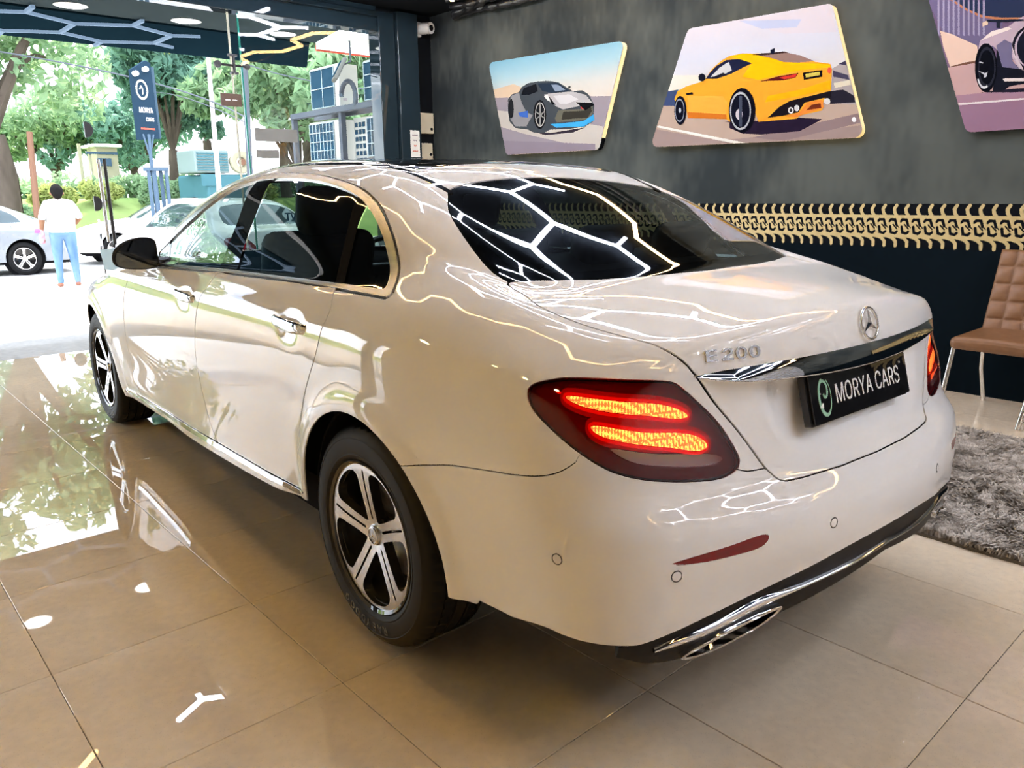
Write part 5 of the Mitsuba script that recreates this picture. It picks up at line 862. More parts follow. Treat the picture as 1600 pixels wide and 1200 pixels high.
# wheel wells and floor pan
for cx, cz, r_ in ARCH:
    a_ = np.linspace(math.radians(-4), math.radians(184), 40); ring_ = np.stack([cx + (r_ + .008) * np.cos(a_), cz + (r_ + .008) * np.sin(a_)], 1)
    poly_ = LineString(ring_).buffer(.004, cap_style=2); w_ = prism(poly_, .40); w_ = frame(w_, (0, .905, 0), (1, 0, 0), (0, 0, 1), (0, -1, 0))
    back = prism(Polygon(ring_), .006); back = frame(back, (0, .50, 0), (1, 0, 0), (0, 0, 1), (0, -1, 0))
    well = cat(w_, back)
    V_ = np.array(well.vertices); well.vertices = V_
    V_[:, 1] = np.minimum(V_[:, 1], np.where(np.abs(V_[:, 2]) > 0, .868 if cx < 1 else .866, 9)); well.vertices = V_
    for m_ in (well, mirror(well)): put_car('car__wheel_arch_liner', m_, 'cabin_black')
put_car('car__underbody', cat(bx(-.88, 3.6, -.50, .50, .25, .31), bx(.42, 2.6, -.74, .74, .17, .32), bx(-.9, -.42, -.72, .72, .36, .40)), 'cabin_black')
# ---- cabin
def seat(x, y, w=.50):
    return cat(rbox(x - .05, x + .50, y - w / 2, y + w / 2, .42, .60, .06),
               frame(rbox(-.06, .07, -w / 2, w / 2, 0, .62, .055), (x - .04, y, .56), (math.cos(.30), 0, math.sin(.30)), (0, 1, 0), (-math.sin(.30), 0, math.cos(.30))))
def headrest(x, y):
    return frame(rbox(-.055, .055, -.135, .135, 0, .20, .05), (x - .25, y, 1.14), (math.cos(.2), 0, math.sin(.2)), (0, 1, 0), (-math.sin(.2), 0, math.cos(.2)))
for y in (.38, -.38):
    put_car('car__front_seat', seat(1.42, y), 'leather_black', 40); put_car('car__headrest', headrest(1.40, y), 'leather_black', 40)
put_car('car__rear_seat', cat(rbox(.20, .72, -.64, .64, .42, .60, .06), frame(rbox(-.08, .08, -.62, .62, 0, .58, .06), (.16, 0, .56), (math.cos(.38), 0, math.sin(.38)), (0, 1, 0), (-math.sin(.38), 0, math.cos(.38)))), 'leather_black', 40)
for y in (.40, 0, -.40): put_car('car__headrest', frame(rbox(-.05, .05, -.13, .13, 0, .15, .045), (-.05, y, 1.05), (1, 0, 0), (0, 1, 0), (-.2, 0, .98)), 'leather_black', 40)
put_car('car__parcel_shelf', bx(-.52, .0, -.60, .60, 1.02, 1.035), 'cabin_black')
put_car('car__dashboard', cat(rbox(2.10, 2.62, -.70, .70, .70, .96, .06), rbox(1.1, 2.2, -.12, .12, .35, .66, .04)), 'cabin_black', 40)
put_car('car__cabin_floor', bx(.0, 2.7, -.80, .80, .33, .36), 'cabin_black')
a = np.linspace(0, 2 * np.pi, 40, endpoint=False); sw_m = tube(np.stack([.0 * a, .185 * np.cos(a), .185 * np.sin(a)], 1), .016, 8, True); sw_m = cat(sw_m, rbox(-.03, .0, -.18, .18, -.035, .035, .012), rbox(-.03, 0, -.03, .03, -.17, .03, .012))
put_car('car__steering_wheel', frame(sw_m, (2.02, -.37, .90), (math.cos(.4), 0, math.sin(.4)), (0, 1, 0), (-math.sin(.4), 0, math.cos(.4))), 'leather_black', 40)
put_car('car__interior_mirror', rbox(1.93, 1.96, -.12, .12, 1.24, 1.30, .012), 'gloss_black', 40)

# ------------------------------------------------------------------ brown quilted chair
satin('brown_leather', 0, .28, 1.45, lambda p, n, uv: mix((.19, .088, .040), (.25, .125, .060), fbm(p.x * 30, p.y * 30, p.z * 30, 3)))
tag('quilted_chair', 'brown leather chair with quilted back and chrome legs against the dark wall', 'chair')
def pillow(nu, nv, w, h, cu, cv, puff, thick, taper=0.):
    """quilted cushion: front face with sewn squares, rounded rim, flat back; in the xy plane, bulging along +z"""
    u, v = np.meshgrid(np.linspace(0, 1, nu), np.linspace(0, 1, nv), indexing='ij')
    su, sv = np.abs(np.sin(u * cu * np.pi)) ** .45, np.abs(np.sin(v * cv * np.pi)) ** .45
    e = np.minimum(np.minimum(u, 1 - u) * w, np.minimum(v, 1 - v) * h); rim = np.sqrt(np.clip(1 - (1 - np.clip(e / .02, 0, 1)) ** 2, 0, 1))
    z = (thick * .6 + puff * su * sv) * rim; x = (u - .5) * w * (1 - taper * v); y = v * h
    F = []
    idx = lambda i, j: i * nv + j
    V = np.stack([x, y, z], -1).reshape(-1, 3); V2 = np.stack([x, y, -thick * .4 * rim], -1).reshape(-1, 3); o = len(V)
    for i in range(nu - 1):
        for j in range(nv - 1):
            a, b, c, d = idx(i, j), idx(i + 1, j), idx(i + 1, j + 1), idx(i, j + 1)
            F += [(a, b, c), (a, c, d), (o + a, o + c, o + b), (o + a, o + d, o + c)]
    return trimesh.Trimesh(np.vstack([V, V2]), F, process=False)
lean = math.radians(13)
put('quilted_chair__backrest', frame(pillow(49, 61, .43, .53, 4, 5, .018, .045, .10), (-.435, -3.325, .425), (-1, 0, 0), (0, -math.sin(lean), math.cos(lean)), (0, math.cos(lean), math.sin(lean))), 'brown_leather', 50)
st_ = rbox(-.665, -.205, -3.36, -2.84, .405, .475, .03); st_ = st_.subdivide_to_size(.04); V_ = np.array(st_.vertices); V_[:, 2] += .012 * np.clip(1 - ((V_[:, 0] + .435) / .23) ** 2, 0, 1) * (V_[:, 2] > .44); st_.vertices = V_
put('quilted_chair__seat', st_, 'brown_leather', 50)
for P in ([(-.225, -2.875, .41), (-.205, -2.865, .2), (-.19, -2.855, .004)], [(-.645, -2.875, .41), (-.63, -2.865, .2), (-.605, -2.855, .004)], [(-.25, -3.30, .41), (-.245, -3.34, .22), (-.255, -3.428, .004)], [(-.62, -3.30, .41), (-.63, -3.34, .22), (-.62, -3.428, .004)]):
    put('quilted_chair__leg', tube(P, .0135, 12), 'soft_chrome', 50)
# ------------------------------------------------------------------ shag rug
matt('rug_pile', 0, lambda p, n, uv: mix((.25, .215, .18), (.56, .51, .45), smoothstep(.25, .8, noise(p.x * 40, p.y * 40, 2.0) * .55 + noise(p.x * 170, p.y * 170, 9.0) * .45)))
matt('rug_back', (.16, .135, .11))
tag('shag_rug', 'grey-brown shaggy rug on the tiles behind the car, before the chair', 'rug')
RX0, RX1, RY0, RY1 = -2.45, -.32, -2.58, -1.05
rp = sbox(RX0, RY0, RX1, RY1).buffer(-.10).buffer(.10, 8)
put('shag_rug__backing', frame(prism(rp, .012), (0, 0, .0005), (1, 0, 0), (0, 1, 0), (0, 0, 1)), 'rug_back')
def shag(n):
    g = np.random.default_rng(5); vis = g.random(n) < .78
    x = np.where(vis, g.uniform(-1.55, RX1, n), g.uniform(RX0, -1.55, n)); y = g.uniform(RY0, RY1, n)
    r = np.hypot(np.maximum(np.abs(x - (RX0 + RX1) / 2) - (RX1 - RX0) / 2 + .1, 0), np.maximum(np.abs(y - (RY0 + RY1) / 2) - (RY1 - RY0) / 2 + .1, 0)); x, y = x[r < .1], y[r < .1]; n = len(x)
    f = meshkit.noise(np.stack([x * 9, y * 9, x * 0], 1), 3) * 9 + g.normal(0, .9, n); L = g.uniform(.022, .046, n); w = g.uniform(.0022, .0042, n); tilt = g.uniform(.5, 1.15, n)
    b = np.stack([x, y, np.full(n, .010)], 1); d = np.stack([np.cos(f), np.sin(f), 0 * f], 1); s = np.stack([-np.sin(f), np.cos(f), 0 * f], 1) * w[:, None]
    up = np.array([0, 0, 1.0]); m = b + d * (L * .35 * np.sin(tilt))[:, None] + up * (L * .62)[:, None]; t = b + d * (L * np.sin(tilt) * 1.05)[:, None] + up * (L * .62 + L * .25 * np.cos(tilt))[:, None]
    V = np.stack([b - s, b + s, m + s * 1.1, m - s * 1.1, t], 1).reshape(-1, 3); k = np.arange(n)[:, None] * 5
    F = np.vstack([k + [0, 1, 2], k + [0, 2, 3], k + [3, 2, 4]]); return trimesh.Trimesh(V, F, process=False)
put('shag_rug__pile', shag(95000), 'rug_pile'); labels['shag_rug__pile'] = {'kind': 'stuff'}

# ------------------------------------------------------------------ outside: porch
matt('pavement', 0, lambda p, n, uv: mix((.42, .41, .40), (.52, .51, .49), fbm(p.x * .8, p.y * .8, 1.0, 3)) * (1 - .12 * noise(p.x * 30, p.y * 30)))
matt('lawn', 0, lambda p, n, uv: mix((.13, .22, .07), (.34, .42, .16), fbm(p.x * .6, p.y * .6, 2.0, 4)))
GZ = -.15
put('ground', bx(XF + .12, 20.5, -40, 30, GZ - .2, GZ), 'pavement'); struct('ground', 'sunlit pavement outside')
put('ground__step', bx(XF + .1, XF + .9, -3.5, 4.6, GZ - .05, -.03), 'pavement')
def bank():
    X, Y = np.meshgrid(np.linspace(20.5, 75, 40), np.linspace(-70, 40, 60), indexing='ij')
    Z = GZ + 1.45 * sstep(20.5, 27, X) + .12 * (meshkit.fbm(np.stack([X * .4, Y * .4, X * 0], -1), 3) - .5) * sstep(20.5, 23, X); i = np.arange(40 * 60).reshape(40, 60)
    q = np.stack([i[:-1, :-1], i[1:, :-1], i[1:, 1:], i[:-1, 1:]], -1).reshape(-1, 4); return np.stack([X, Y, Z], -1).reshape(-1, 3), q
put('lawn_bank', bank(), 'lawn', True); struct('lawn_bank', 'sunny green bank across the street')
put('kerb', rbox(20.2, 20.55, -40, 30, GZ, GZ + .16, .03), 'paper_white'); struct('kerb')
put('soffit', cat(prism(Polygon([(XF + .1, 6), (XF + .1, -2.85), (7.55, -3.2), (7.55, 6)]), .12)), 'soffit_grey', to_world=T().translate([0, 0, ZC - .03])); struct('soffit', 'grey porch soffit with round lamps')
put('soffit__honeycomb_panel', prism(Polygon([(7.55, 6), (7.55, -3.12), (9.25, -3.98), (9.25, 6)]), .16), 'hex_panel', to_world=T().translate([0, 0, ZC - .05]))
for y in (-2.64, -1.52, -.40, .74):
    k = free('porch_downlight'); tag(k, {-2.64: 'round porch lamp nearest the dark column', -1.52: 'round porch lamp, middle one of those in view', -.40: 'round porch lamp at the top edge of the picture, leftmost in view'}.get(y, 'round porch lamp left of the picture'), 'ceiling light', 'porch lamps')
    z = ZC - .03
    put(k + '__rim', frame(lathe([(.150, 0), (.155, -.006), (.135, -.008), (.135, 0)], 32, 'z'), (7.28, y, z), (1, 0, 0), (0, 1, 0), (0, 0, 1)), 'white_plastic', 40)
    put(k + '__lamp', frame(prism(Point(0, 0).buffer(.136, 12), .003), (7.28, y, z - .005), (1, 0, 0), (0, -1, 0), (0, 0, -1)), 'lamp_off', emitter={'type': 'area', 'radiance': rgb(2.6, 2.6, 2.5)})
tag('porch_honeycomb', 'pale honeycomb light tubes under the blue-black porch panel', 'ceiling light')
matt('tube_off', (.10, .13, .17))
for a, b in hex_edges(.585, (8.0, -.60), lambda p: 7.55 < p[0] < 9.2 and -1.9 < p[1] < 3):
    put('porch_honeycomb__light_tube', tube_bar(a, b, .038, 3.10, 3.13, .009), 'tube_off', emitter={'type': 'area', 'radiance': rgb(.06, .09, .13)})

# ------------------------------------------------------------------ air-conditioner rack and neighbour
satin('ac_white', (.42, .42, .39), .3); matt('flood_grey', (.16, .16, .15)); matt('ac_grille', (.02, .05, .08)); matt('ac_grid', (.35, .42, .45)); matt('rack_grey', (.09, .10, .12)); matt('slab_white', (.82, .82, .80)); matt('slab_red', (.55, .10, .07))
def ac_unit(lab, x0, x1, z0, z1, y, nv, nh):
    k = free('air_conditioner'); tag(k, lab, 'air conditioner', 'outdoor air conditioners')
    put(k + '__case', rbox(x0, x1, y - .34, y, z0, z1, .02), 'ac_white', 40)
    a0, a1 = x0 + .16 * (x1 - x0), x1 - .03; put(k + '__grille', bx(a0, a1, y - .005, y + .006, z0 + .035, z1 - .035), 'ac_grille')
    for i in range(nv + 1): x = a0 + (a1 - a0) * i / nv; put(k + '__grille__bar', bx(x - .006, x + .006, y + .006, y + .016, z0 + .035, z1 - .035), 'ac_grid')
    for i in range(nh + 1): z = z0 + .035 + (z1 - z0 - .07) * i / nh; put(k + '__grille__bar', bx(a0, a1, y + .006, y + .018, z - .006, z + .006), 'ac_grid')
    put(k + '__label_plate', bx(x0 - .003, x0, y - .12, y - .06, z0 + .1, z0 + .14), 'ink_grey')
ac_unit('outdoor air conditioner with dark grille, top left of the rack', 9.42, 10.32, 2.635, 3.28, -4.60, 2, 2)
ac_unit('outdoor air conditioner with blue ribbed grille, lower left of the rack', 9.50, 10.46, 1.84, 2.47, -4.60, 7, 4)
ac_unit('outdoor air conditioner beside the column, top right of the rack', 8.05, 8.72, 2.635, 3.22, -4.60, 2, 3)
ac_unit('outdoor air conditioner with blue grille, lower right of the rack', 8.00, 8.70, 1.84, 2.45, -4.60, 5, 3)
tag('ac_rack', 'grey steel rack that carries the air conditioners', 'rack')
put('ac_rack__shelf', bx(7.9, 10.9, -4.62, -4.50, 2.555, 2.635), 'rack_grey'); put('ac_rack__shelf', bx(7.9, 10.9, -5.0, -4.94, 2.555, 2.635), 'rack_grey'); put('ac_rack__shelf', bx(7.9, 10.9, -4.62, -4.50, 1.76, 1.84), 'rack_grey'); put('ac_rack__shelf', bx(7.9, 10.9, -5.0, -4.94, 1.76, 1.84), 'rack_grey')
for x in (10.88, 9.32, 7.95): put('ac_rack__post', bx(x - .04, x + .04, -4.60, -4.52, GZ, 2.56), 'rack_grey')
tag('louvred_vent', 'pale vent block with small square holes behind the rack post', 'vent')
put('louvred_vent__block', bx(8.85, 9.22, -4.9, -4.70, 1.75, 2.46), 'ac_white')
for i in range(3):
    for j in range(6): put('louvred_vent__hole', bx(8.90 + .105 * i, 8.97 + .105 * i, -4.70, -4.692, 1.80 + .105 * j, 1.865 + .105 * j), 'ac_grille')
put('neighbour_canopy', bx(6.6, 9.6, -9.0, -4.35, 3.47, 3.75), 'slab_white'); struct('neighbour_canopy'); put('neighbour_canopy__red_edge', bx(9.6, 9.63, -9.0, -4.35, 3.45, 3.53), 'slab_red')
tag('floodlight', 'square floodlight hanging in front of the air conditioners', 'lamp')
fa = np.array([.35, .80, .48]); fa /= np.linalg.norm(fa); fx = np.cross([0, 0, 1.0], fa); fx /= np.linalg.norm(fx); fy = np.cross(fa, fx)
put('floodlight__case', frame(rbox(-.19, .19, -.17, .17, -.06, 0, .02), (8.9, -4.28, 3.10), fx, fy, fa), 'flood_grey', 40); put('floodlight__face', frame(rbox(-.13, .13, -.11, .11, 0, .012, .005), (8.9, -4.28, 3.10), fx, fy, fa), 'ac_grille'); put('floodlight__arm', tube([(8.9, -4.30, 3.12), (8.75, -4.42, 3.2), (8.72, -4.40, 3.47)], .012, 8), 'rack_grey')
tag('hose_bundle', 'grey insulated hose looping beside the upper air conditioner', 'hose')
a_ = np.linspace(-.3, 2.9, 30); put('hose_bundle', tube(np.stack([9.05 - .25 * np.cos(a_) - .1 * a_ * .3, np.full(30, -4.50), 2.70 + .26 * np.sin(a_)], 1), .035, 10), 'rack_grey', 50)

# ------------------------------------------------------------------ street furniture
matt('sign_navy', (.018, .036, .058)); matt('sign_side', (.05, .08, .11)); matt('sign_cream', (.85, .80, .62)); matt('pole_white', (.80, .80, .78)); matt('pylon_blue', (.08, .12, .17)); matt('bark', 0, lambda p, n, uv: mix((.05, .04, .032), (.13, .105, .085), fbm(p.x * 5, p.y * 5, p.z * 1.5, 3))); matt('post_brown', (.20, .11, .075))
tag('banner_sign', 'navy upright shop sign with a ring emblem on a pole across the forecourt', 'sign')
sd = np.array([.42, -.9, .0]); sd /= np.linalg.norm(sd); sn = np.array([-sd[1] * -1, 0, 0])
sz = np.array([.0, .02, 1.0]); ex_ = np.array([.10, -.99, 0]); ex_ /= np.linalg.norm(ex_); ez_ = np.array([-ex_[1] * -1, 0, 0]); ez_ = np.cross(ex_, [0, 0, 1.0]); ez_ = ez_ if ez_[0] < 0 else -ez_
S0 = np.array([16.0, -3.66, 2.50]); up_ = np.array([0, .0, 1.0])
bp = Polygon([(0, -.02), (.42, .02), (.40, 1.52), (.30, 1.56), (.0, 1.36)])
FS = lambda m, d=0.: frame(m, S0 + ez_ * d, ex_, up_, ez_)
put('banner_sign__board', FS(prism(bp, .16), -.16), 'sign_navy'); put('banner_sign__side', frame(bx(.40, .47, .02, 1.45, -.16, -.02), S0, ex_, up_, ez_), 'sign_side')
put('banner_sign__emblem', FS(prism(affinity.scale(Point(.16, .98).buffer(.2, 24).difference(Point(.16, .98).buffer(.155, 24)), .62, 1), .01), .001), 'sign_cream'); put('banner_sign__emblem__figure', FS(prism(LineString([(.12, .99), (.15, 1.05), (.18, .98), (.17, .90)]).buffer(.012), .01), .001), 'sign_cream')
for t_, y0, h in (('MORYA', .53, .10), ('CARS', .36, .075)):
    m_ = meshkit.text_mesh(t_, h, .01, True); m_.vertices[:, 0] *= .28 / np.ptp(m_.vertices[:, 0]) * (1 if t_ == 'MORYA' else .6); m_.apply_translation((.06 - m_.vertices[:, 0].min() + (0 if t_ == 'MORYA' else .12), y0, 0)); put('banner_sign__lettering', FS(m_, .001), 'pole_white')
put('banner_sign__red_line', FS(bx(.05, .34, .19, .225, 0, .008), .001), 'slab_red')
for p in ((.05, 1.28), (.26, 1.38)): put('banner_sign__spot', frame(cyl((0, 0, 0), (0, 0, .10), .055, 14), S0 + ex_ * p[0] + up_ * p[1], ex_, up_, ez_), 'pole_white', 40)
put('banner_sign__pole', cat(cyl(S0 + ex_ * .18 + [0, 0, -.75], S0 + ex_ * .20 + [0, 0, .1], .035, 12), cyl(S0 + ex_ * .18 + [0, 0, -.35], S0 + ex_ * .08 + [0, 0, .1], .02, 8), cyl(S0 + ex_ * .18 + [0, 0, -.35], S0 + ex_ * .30 + [0, 0, .1], .02, 8)), 'pylon_blue', 40)
put('banner_sign__base_bar', cyl((16.0, -3.86, GZ), (16.0, -3.86, 1.8), .05, 10), 'pylon_blue', 40)
for dx, dy in ((0, -.0), (.0, -.12), (.1, -.28), (.0, -.36)): put('banner_sign__base_bar', bx(16.0 + dx - .03, 16.0 + dx + .03, -3.76 + dy - .03, -3.76 + dy + .03, GZ, 1.92), 'pylon_blue')
put('banner_sign__base_cap', bx(15.95, 16.15, -4.16, -3.70, 1.86, 1.93), 'pylon_blue')
tag('street_lamp', 'thin white lamp post rising behind the banner sign', 'lamp post')
put('street_lamp__post', cyl((20, -6.84, GZ), (20, -6.92, 6.2), .075, 14, .05), 'pole_white', 40); put('street_lamp__arm', tube([(20, -6.92, 6.1), (19.6, -6.8, 6.4), (18.9, -6.6, 6.45)], .035, 8), 'pole_white', 40)
tag('utility_pole', 'grey pole with trailing wires behind the glass door', 'pole'); put('utility_pole', cyl((14, -5.02, GZ), (14.2, -5.3, 4.6), .06, 12), 'rack_grey', 40)
for n, (P, r) in enumerate(([[(22, 8, 5.2), (20, -2.2, 4.55), (14.15, -5.22, 2.85)], .018], [[(24, -6.2, 4.3), (20, -5.9, 3.9), (14.15, -5.22, 2.75)], .012], [[(14.15, -5.25, 3.9), (12.5, -6.5, 3.4), (11, -9, 3.2)], .012])):
    k = free('overhead_wire'); tag(k, ('dark wire crossing the banner sign to the grey pole', 'thin wire running below the dark one', 'wire from the grey pole towards the air conditioners')[n], 'wire'); put(k, tube(np.array(CubicSpline([0, 1, 2], P)(np.linspace(0, 2, 24))), r, 6), 'rack_grey', 50)
tag('brown_post', 'slim brown wooden post before the big tree', 'post'); put('brown_post', cyl((21.5, -2.62, GZ), (21.6, -2.80, 2.95), .085, 10, .07), 'post_brown', 40)
tag('kiosk', 'small pale yellow kiosk with a blue window far behind the garden', 'building')
matt('kiosk_yellow', (.42, .39, .27)); matt('kiosk_blue', (.08, .13, .20))
put('kiosk__wall', cat(bx(30, 31.2, -7.25, -6.55, 1.1, 3.1)), 'kiosk_yellow'); put('kiosk__roof', rbox(29.8, 31.4, -7.4, -6.4, 3.1, 3.22, .04), 'slab_white'); put('kiosk__band', bx(29.95, 30.0, -7.25, -6.2, 2.86, 2.94), 'kiosk_blue'); put('kiosk__window', bx(29.94, 30.0, -7.0, -6.55, 2.45, 2.72), 'kiosk_blue'); put('kiosk__porch_post', bx(29.8, 29.9, -6.0, -5.9, 1.2, 3.2), 'kiosk_yellow')
# old truck: louvred body with a spare wheel
matt('truck_pale', (.22, .28, .28)); matt('truck_teal', (.07, .17, .20)); matt('wheel_cream', (.40, .37, .26))
tag('louvred_truck', 'pale truck with a louvred box and a spare wheel beyond the white car', 'truck')
put('louvred_truck__box', rbox(21.2, 22.6, -7.72, -6.72, 1.98, 2.62, .05), 'truck_pale', 40)
for i in range(7): put('louvred_truck__louvre', bx(21.17, 21.2, -7.66, -6.78, 2.05 + .075 * i, 2.085 + .075 * i), 'truck_teal')
put('louvred_truck__cab', cat(rbox(21.2, 23.5, -8.6, -7.0, 1.1, 1.95, .08), bx(21.16, 21.2, -7.3, -6.85, 1.62, 1.95)), 'truck_teal', 40)
put('louvred_truck__spare_wheel', frame(lathe([(.12, -.06), (.14, .06), (.20, .09), (.30, .09), (.33, .05), (.33, -.05), (.28, -.09), (.2, -.09)], 32), (21.25, -8.08, 2.30), (0, 1, 0), (-1, 0, 0), (0, 0, 1)), 'wheel_cream', 40)
put('louvred_truck__spare_wheel__hub', frame(cyl((0, 0, 0), (0, 0, .1), .1, 16), (21.2, -8.08, 2.30), (0, 1, 0), (0, 0, 1), (-1, 0, 0)), 'post_brown', 40)
for y in (-7.0, -8.4): put('louvred_truck__wheel', frame(lathe([(.0, -.1), (.0, .1), (.25, .11), (.45, .1), (.48, .05), (.48, -.05), (.45, -.1)], 28), (22.2, y, GZ + .48 + .5), (0, 1, 0), (-1, 0, 0), (0, 0, 1)), 'rubber', 40)
put('louvred_truck__chassis', bx(21.4, 23.4, -8.5, -6.9, .7, 1.1), 'dark_matt')

# ------------------------------------------------------------------ cars outside, built from a coarser skin of the same kind
gloss('silver_paint', (.20, .215, .235), 1.5); gloss('white_paint', (.82, .82, .82), 1.5); gloss('street_glass', (.03, .05, .06))
sk2 = clip(clip(car_skin(.04), g_arch), lambda V: np.maximum(.27 - V[:, 2], -1))
b2 = sk2
for r in (r_win_in, r_glass, r_ws): b2 = outer(b2, r, 0.)
parts2 = {'body': (flange(b2, .05), None), 'side_window': (lift(clip(inner(sk2, r_win_in, 0.), left), -.004), 'street_glass'), 'side_window_001': (lift(clip(inner(sk2, r_win_in, 0.), right), -.004), 'street_glass'), 'rear_window': (lift(inner(sk2, r_glass, 0.), -.004), 'street_glass'), 'windscreen': (lift(inner(sk2, r_ws, 0.), -.004), 'street_glass')}
seam2 = clip(sk2, lambda V: np.minimum(np.abs(r_fd(V)), np.abs(r_rd(V))) - .006)
parts2['door_seam'] = (lift(seam2, .001), 'dark_matt'); parts2['underbody'] = None
p2_src = {}
for k_, v_ in parts2.items():
    if v_: p2_src[k_] = {'type': 'ply', 'filename': meshkit.write_ply((v_[0][0], v_[0][2]), normals=v_[0][1]), 'face_normals': False, 'bsdf': {'type': 'ref', 'id': v_[1] or 'silver_paint'}}
p2_src['underbody'] = mikit.ply(cat(bx(-.95, 3.7, -.55, .55, .2, .34), bx(.42, 2.6, -.8, .8, .22, .34)), 'dark_matt')
liner2 = mikit.ply(frame(prism(Point(0, 0).buffer(.41, 16), .02), (0, 0, 0), (1, 0, 0), (0, 0, 1), (0, -1, 0)), 'dark_matt')
tyre2 = mikit.ply(lathe([(.20, .09), (.225, .095), (.262, .119), (.305, .106), (.3285, .083), (.3325, 0), (.3285, -.083), (.305, -.106), (.2, -.1)], 36), 'rubber', 40)
lamp2 = inner(sk2, region(LAMP, c_sz, at_rear), 0.)
for nm_, sd_ in (('tail_lamp', left), ('tail_lamp_001', right)): q_ = lift(clip(lamp2, sd_), .003); p2_src[nm_] = {'type': 'ply', 'filename': meshkit.write_ply((q_[0], q_[2]), normals=q_[1]), 'face_normals': False, 'bsdf': {'type': 'ref', 'id': 'red_plastic'}}
def street_car(label, x, y, turn, paint, sc=(1, 1, 1)):
    k = free('street_car'); tag(k, label, 'car')
    M_ = T().translate([x, y, GZ]) @ T().rotate([0, 0, 1], turn) @ T().scale(list(sc))
    for nm, d in p2_src.items(): scene[f'{k}__{nm}'] = {**d, 'to_world': M_, **({'bsdf': {'type': 'ref', 'id': paint}} if nm == 'body' else {})}
    for n_, (cx, cy) in enumerate(((0, .785), (3.062, .785), (0, -.785), (3.062, -.785))):
        W_ = M_ @ T().translate([cx, cy, .335]) @ T().rotate([0, 0, 1], 0 if cy > 0 else 180); w_ = f'{k}__wheel' + (f'_{n_:03d}' if n_ else '')
        l_ = f'{k}__wheel_arch_liner' + (f'_{n_:03d}' if n_ else ''); scene[l_] = {**liner2, 'to_world': M_ @ T().translate([cx, cy * .7, .335])}
        scene[w_ + '__tyre'] = {**tyre2, 'to_world': W_}; scene[w_ + '__rim'] = {**wheel_src['barrel'], 'to_world': W_}; scene[w_ + '__spokes'] = {**wheel_src['spokes_face'], 'to_world': W_}; scene[w_ + '__rim_back'] = {**wheel_src['dish'], 'to_world': W_}
street_car('silver car at the left edge, parked beyond the man in jeans', 16.75, -1.36, 82, 'silver_paint', (.88, .92, .97))
street_car('white car just outside the opening, seen through the windows of the showroom car', 9.35, -3.05, 3, 'white_paint', (1.0, .98, 1.0))
kc = 'street_car_001'
MC = T().translate([9.35, -3.05, GZ]) @ T().rotate([0, 0, 1], 3)
scene[kc + '__number_plate'] = mikit.ply(frame(prism(rrect(.52, .12, .01), .008), (-1.09, 0, .93), (0, -1, 0), (.0, 0, 1), (-1, 0, 0)), 'paper_white', to_world=MC)
for t_, h_, w_, z_, x_ in (('MH12PZ210', .075, .46, .895, -1.099), ('TV', .10, .17, 1.13, -.99)):
    tm = meshkit.text_mesh(t_, h_, .012, True); tm.vertices[:, 0] *= w_ / np.ptp(tm.vertices[:, 0]); tm.apply_translation((-tm.bounds.mean(0)[0], 0, 0))
    scene[kc + ('__number_plate__lettering' if len(t_) > 3 else '__body_lettering')] = mikit.ply(frame(tm, (x_, 0, z_), (0, -1, 0), (0, 0, 1), (-1, 0, 0)), 'ac_grille', to_world=MC)
street_car('white car standing behind the man, seen past the glass door', 17.7, -6.1, 84, 'white_paint', (.90, .95, 1.0))

# ------------------------------------------------------------------ trees and shrubs
def leaf_bsdf(name, c0, c1):
    scene[name] = {'type': 'twosided', 'b': {'type': 'diffuse', 'reflectance': proc(lambda p, n, uv: mix(c0, c1, noise(p.x * 1.7, p.y * 1.7, p.z * 1.7) * .6 + noise(p.x * 9, p.y * 9, p.z * 9) * .4))}}
    scene[name] = {'type': 'principledthin', 'base_color': proc(lambda p, n, uv: mix(c0, c1, noise(p.x * 1.7, p.y * 1.7, p.z * 1.7) * .6 + noise(p.x * 9, p.y * 9, p.z * 9) * .4)), 'roughness': .6, 'diff_trans': .9, 'spec_trans': 0.}
leaf_bsdf('leaf_fresh', (.15, .29, .16), (.40, .52, .31)); leaf_bsdf('leaf_deep', (.07, .19, .14), (.26, .42, .33)); leaf_bsdf('leaf_yellow', (.27, .34, .10), (.55, .57, .24))
def leaves(centres, radii, n, size, seed):
    """n leaves strewn over the shells of ellipsoids"""
    g = np.random.default_rng(seed); c = np.array(centres, float); r = np.array(radii, float); r = r if r.ndim > 1 else np.stack([r, r, r * .8], 1)
    w = r.prod(1) ** (2 / 3); i = g.choice(len(c), n, p=w / w.sum()); d = g.normal(size=(n, 3)); d /= np.linalg.norm(d, axis=1, keepdims=True)
    p = c[i] + d * r[i] * (g.uniform(.35, 1, n) ** .6)[:, None]
    a = g.normal(size=(n, 3)); a /= np.linalg.norm(a, axis=1, keepdims=True); b = np.cross(a, g.normal(size=(n, 3))); b /= np.linalg.norm(b, axis=1, keepdims=True)
    s = size * g.uniform(.6, 1.3, n)[:, None]; nn = np.cross(a, b) * s * .12
    V = np.stack([p - a * s, p + b * s * .42 + nn, p + a * s, p - b * s * .42 + nn], 1).reshape(-1, 3); k = np.arange(n)[:, None] * 4
    return trimesh.Trimesh(V, np.vstack([k + [0, 1, 2], k + [0, 2, 3]]), process=False)
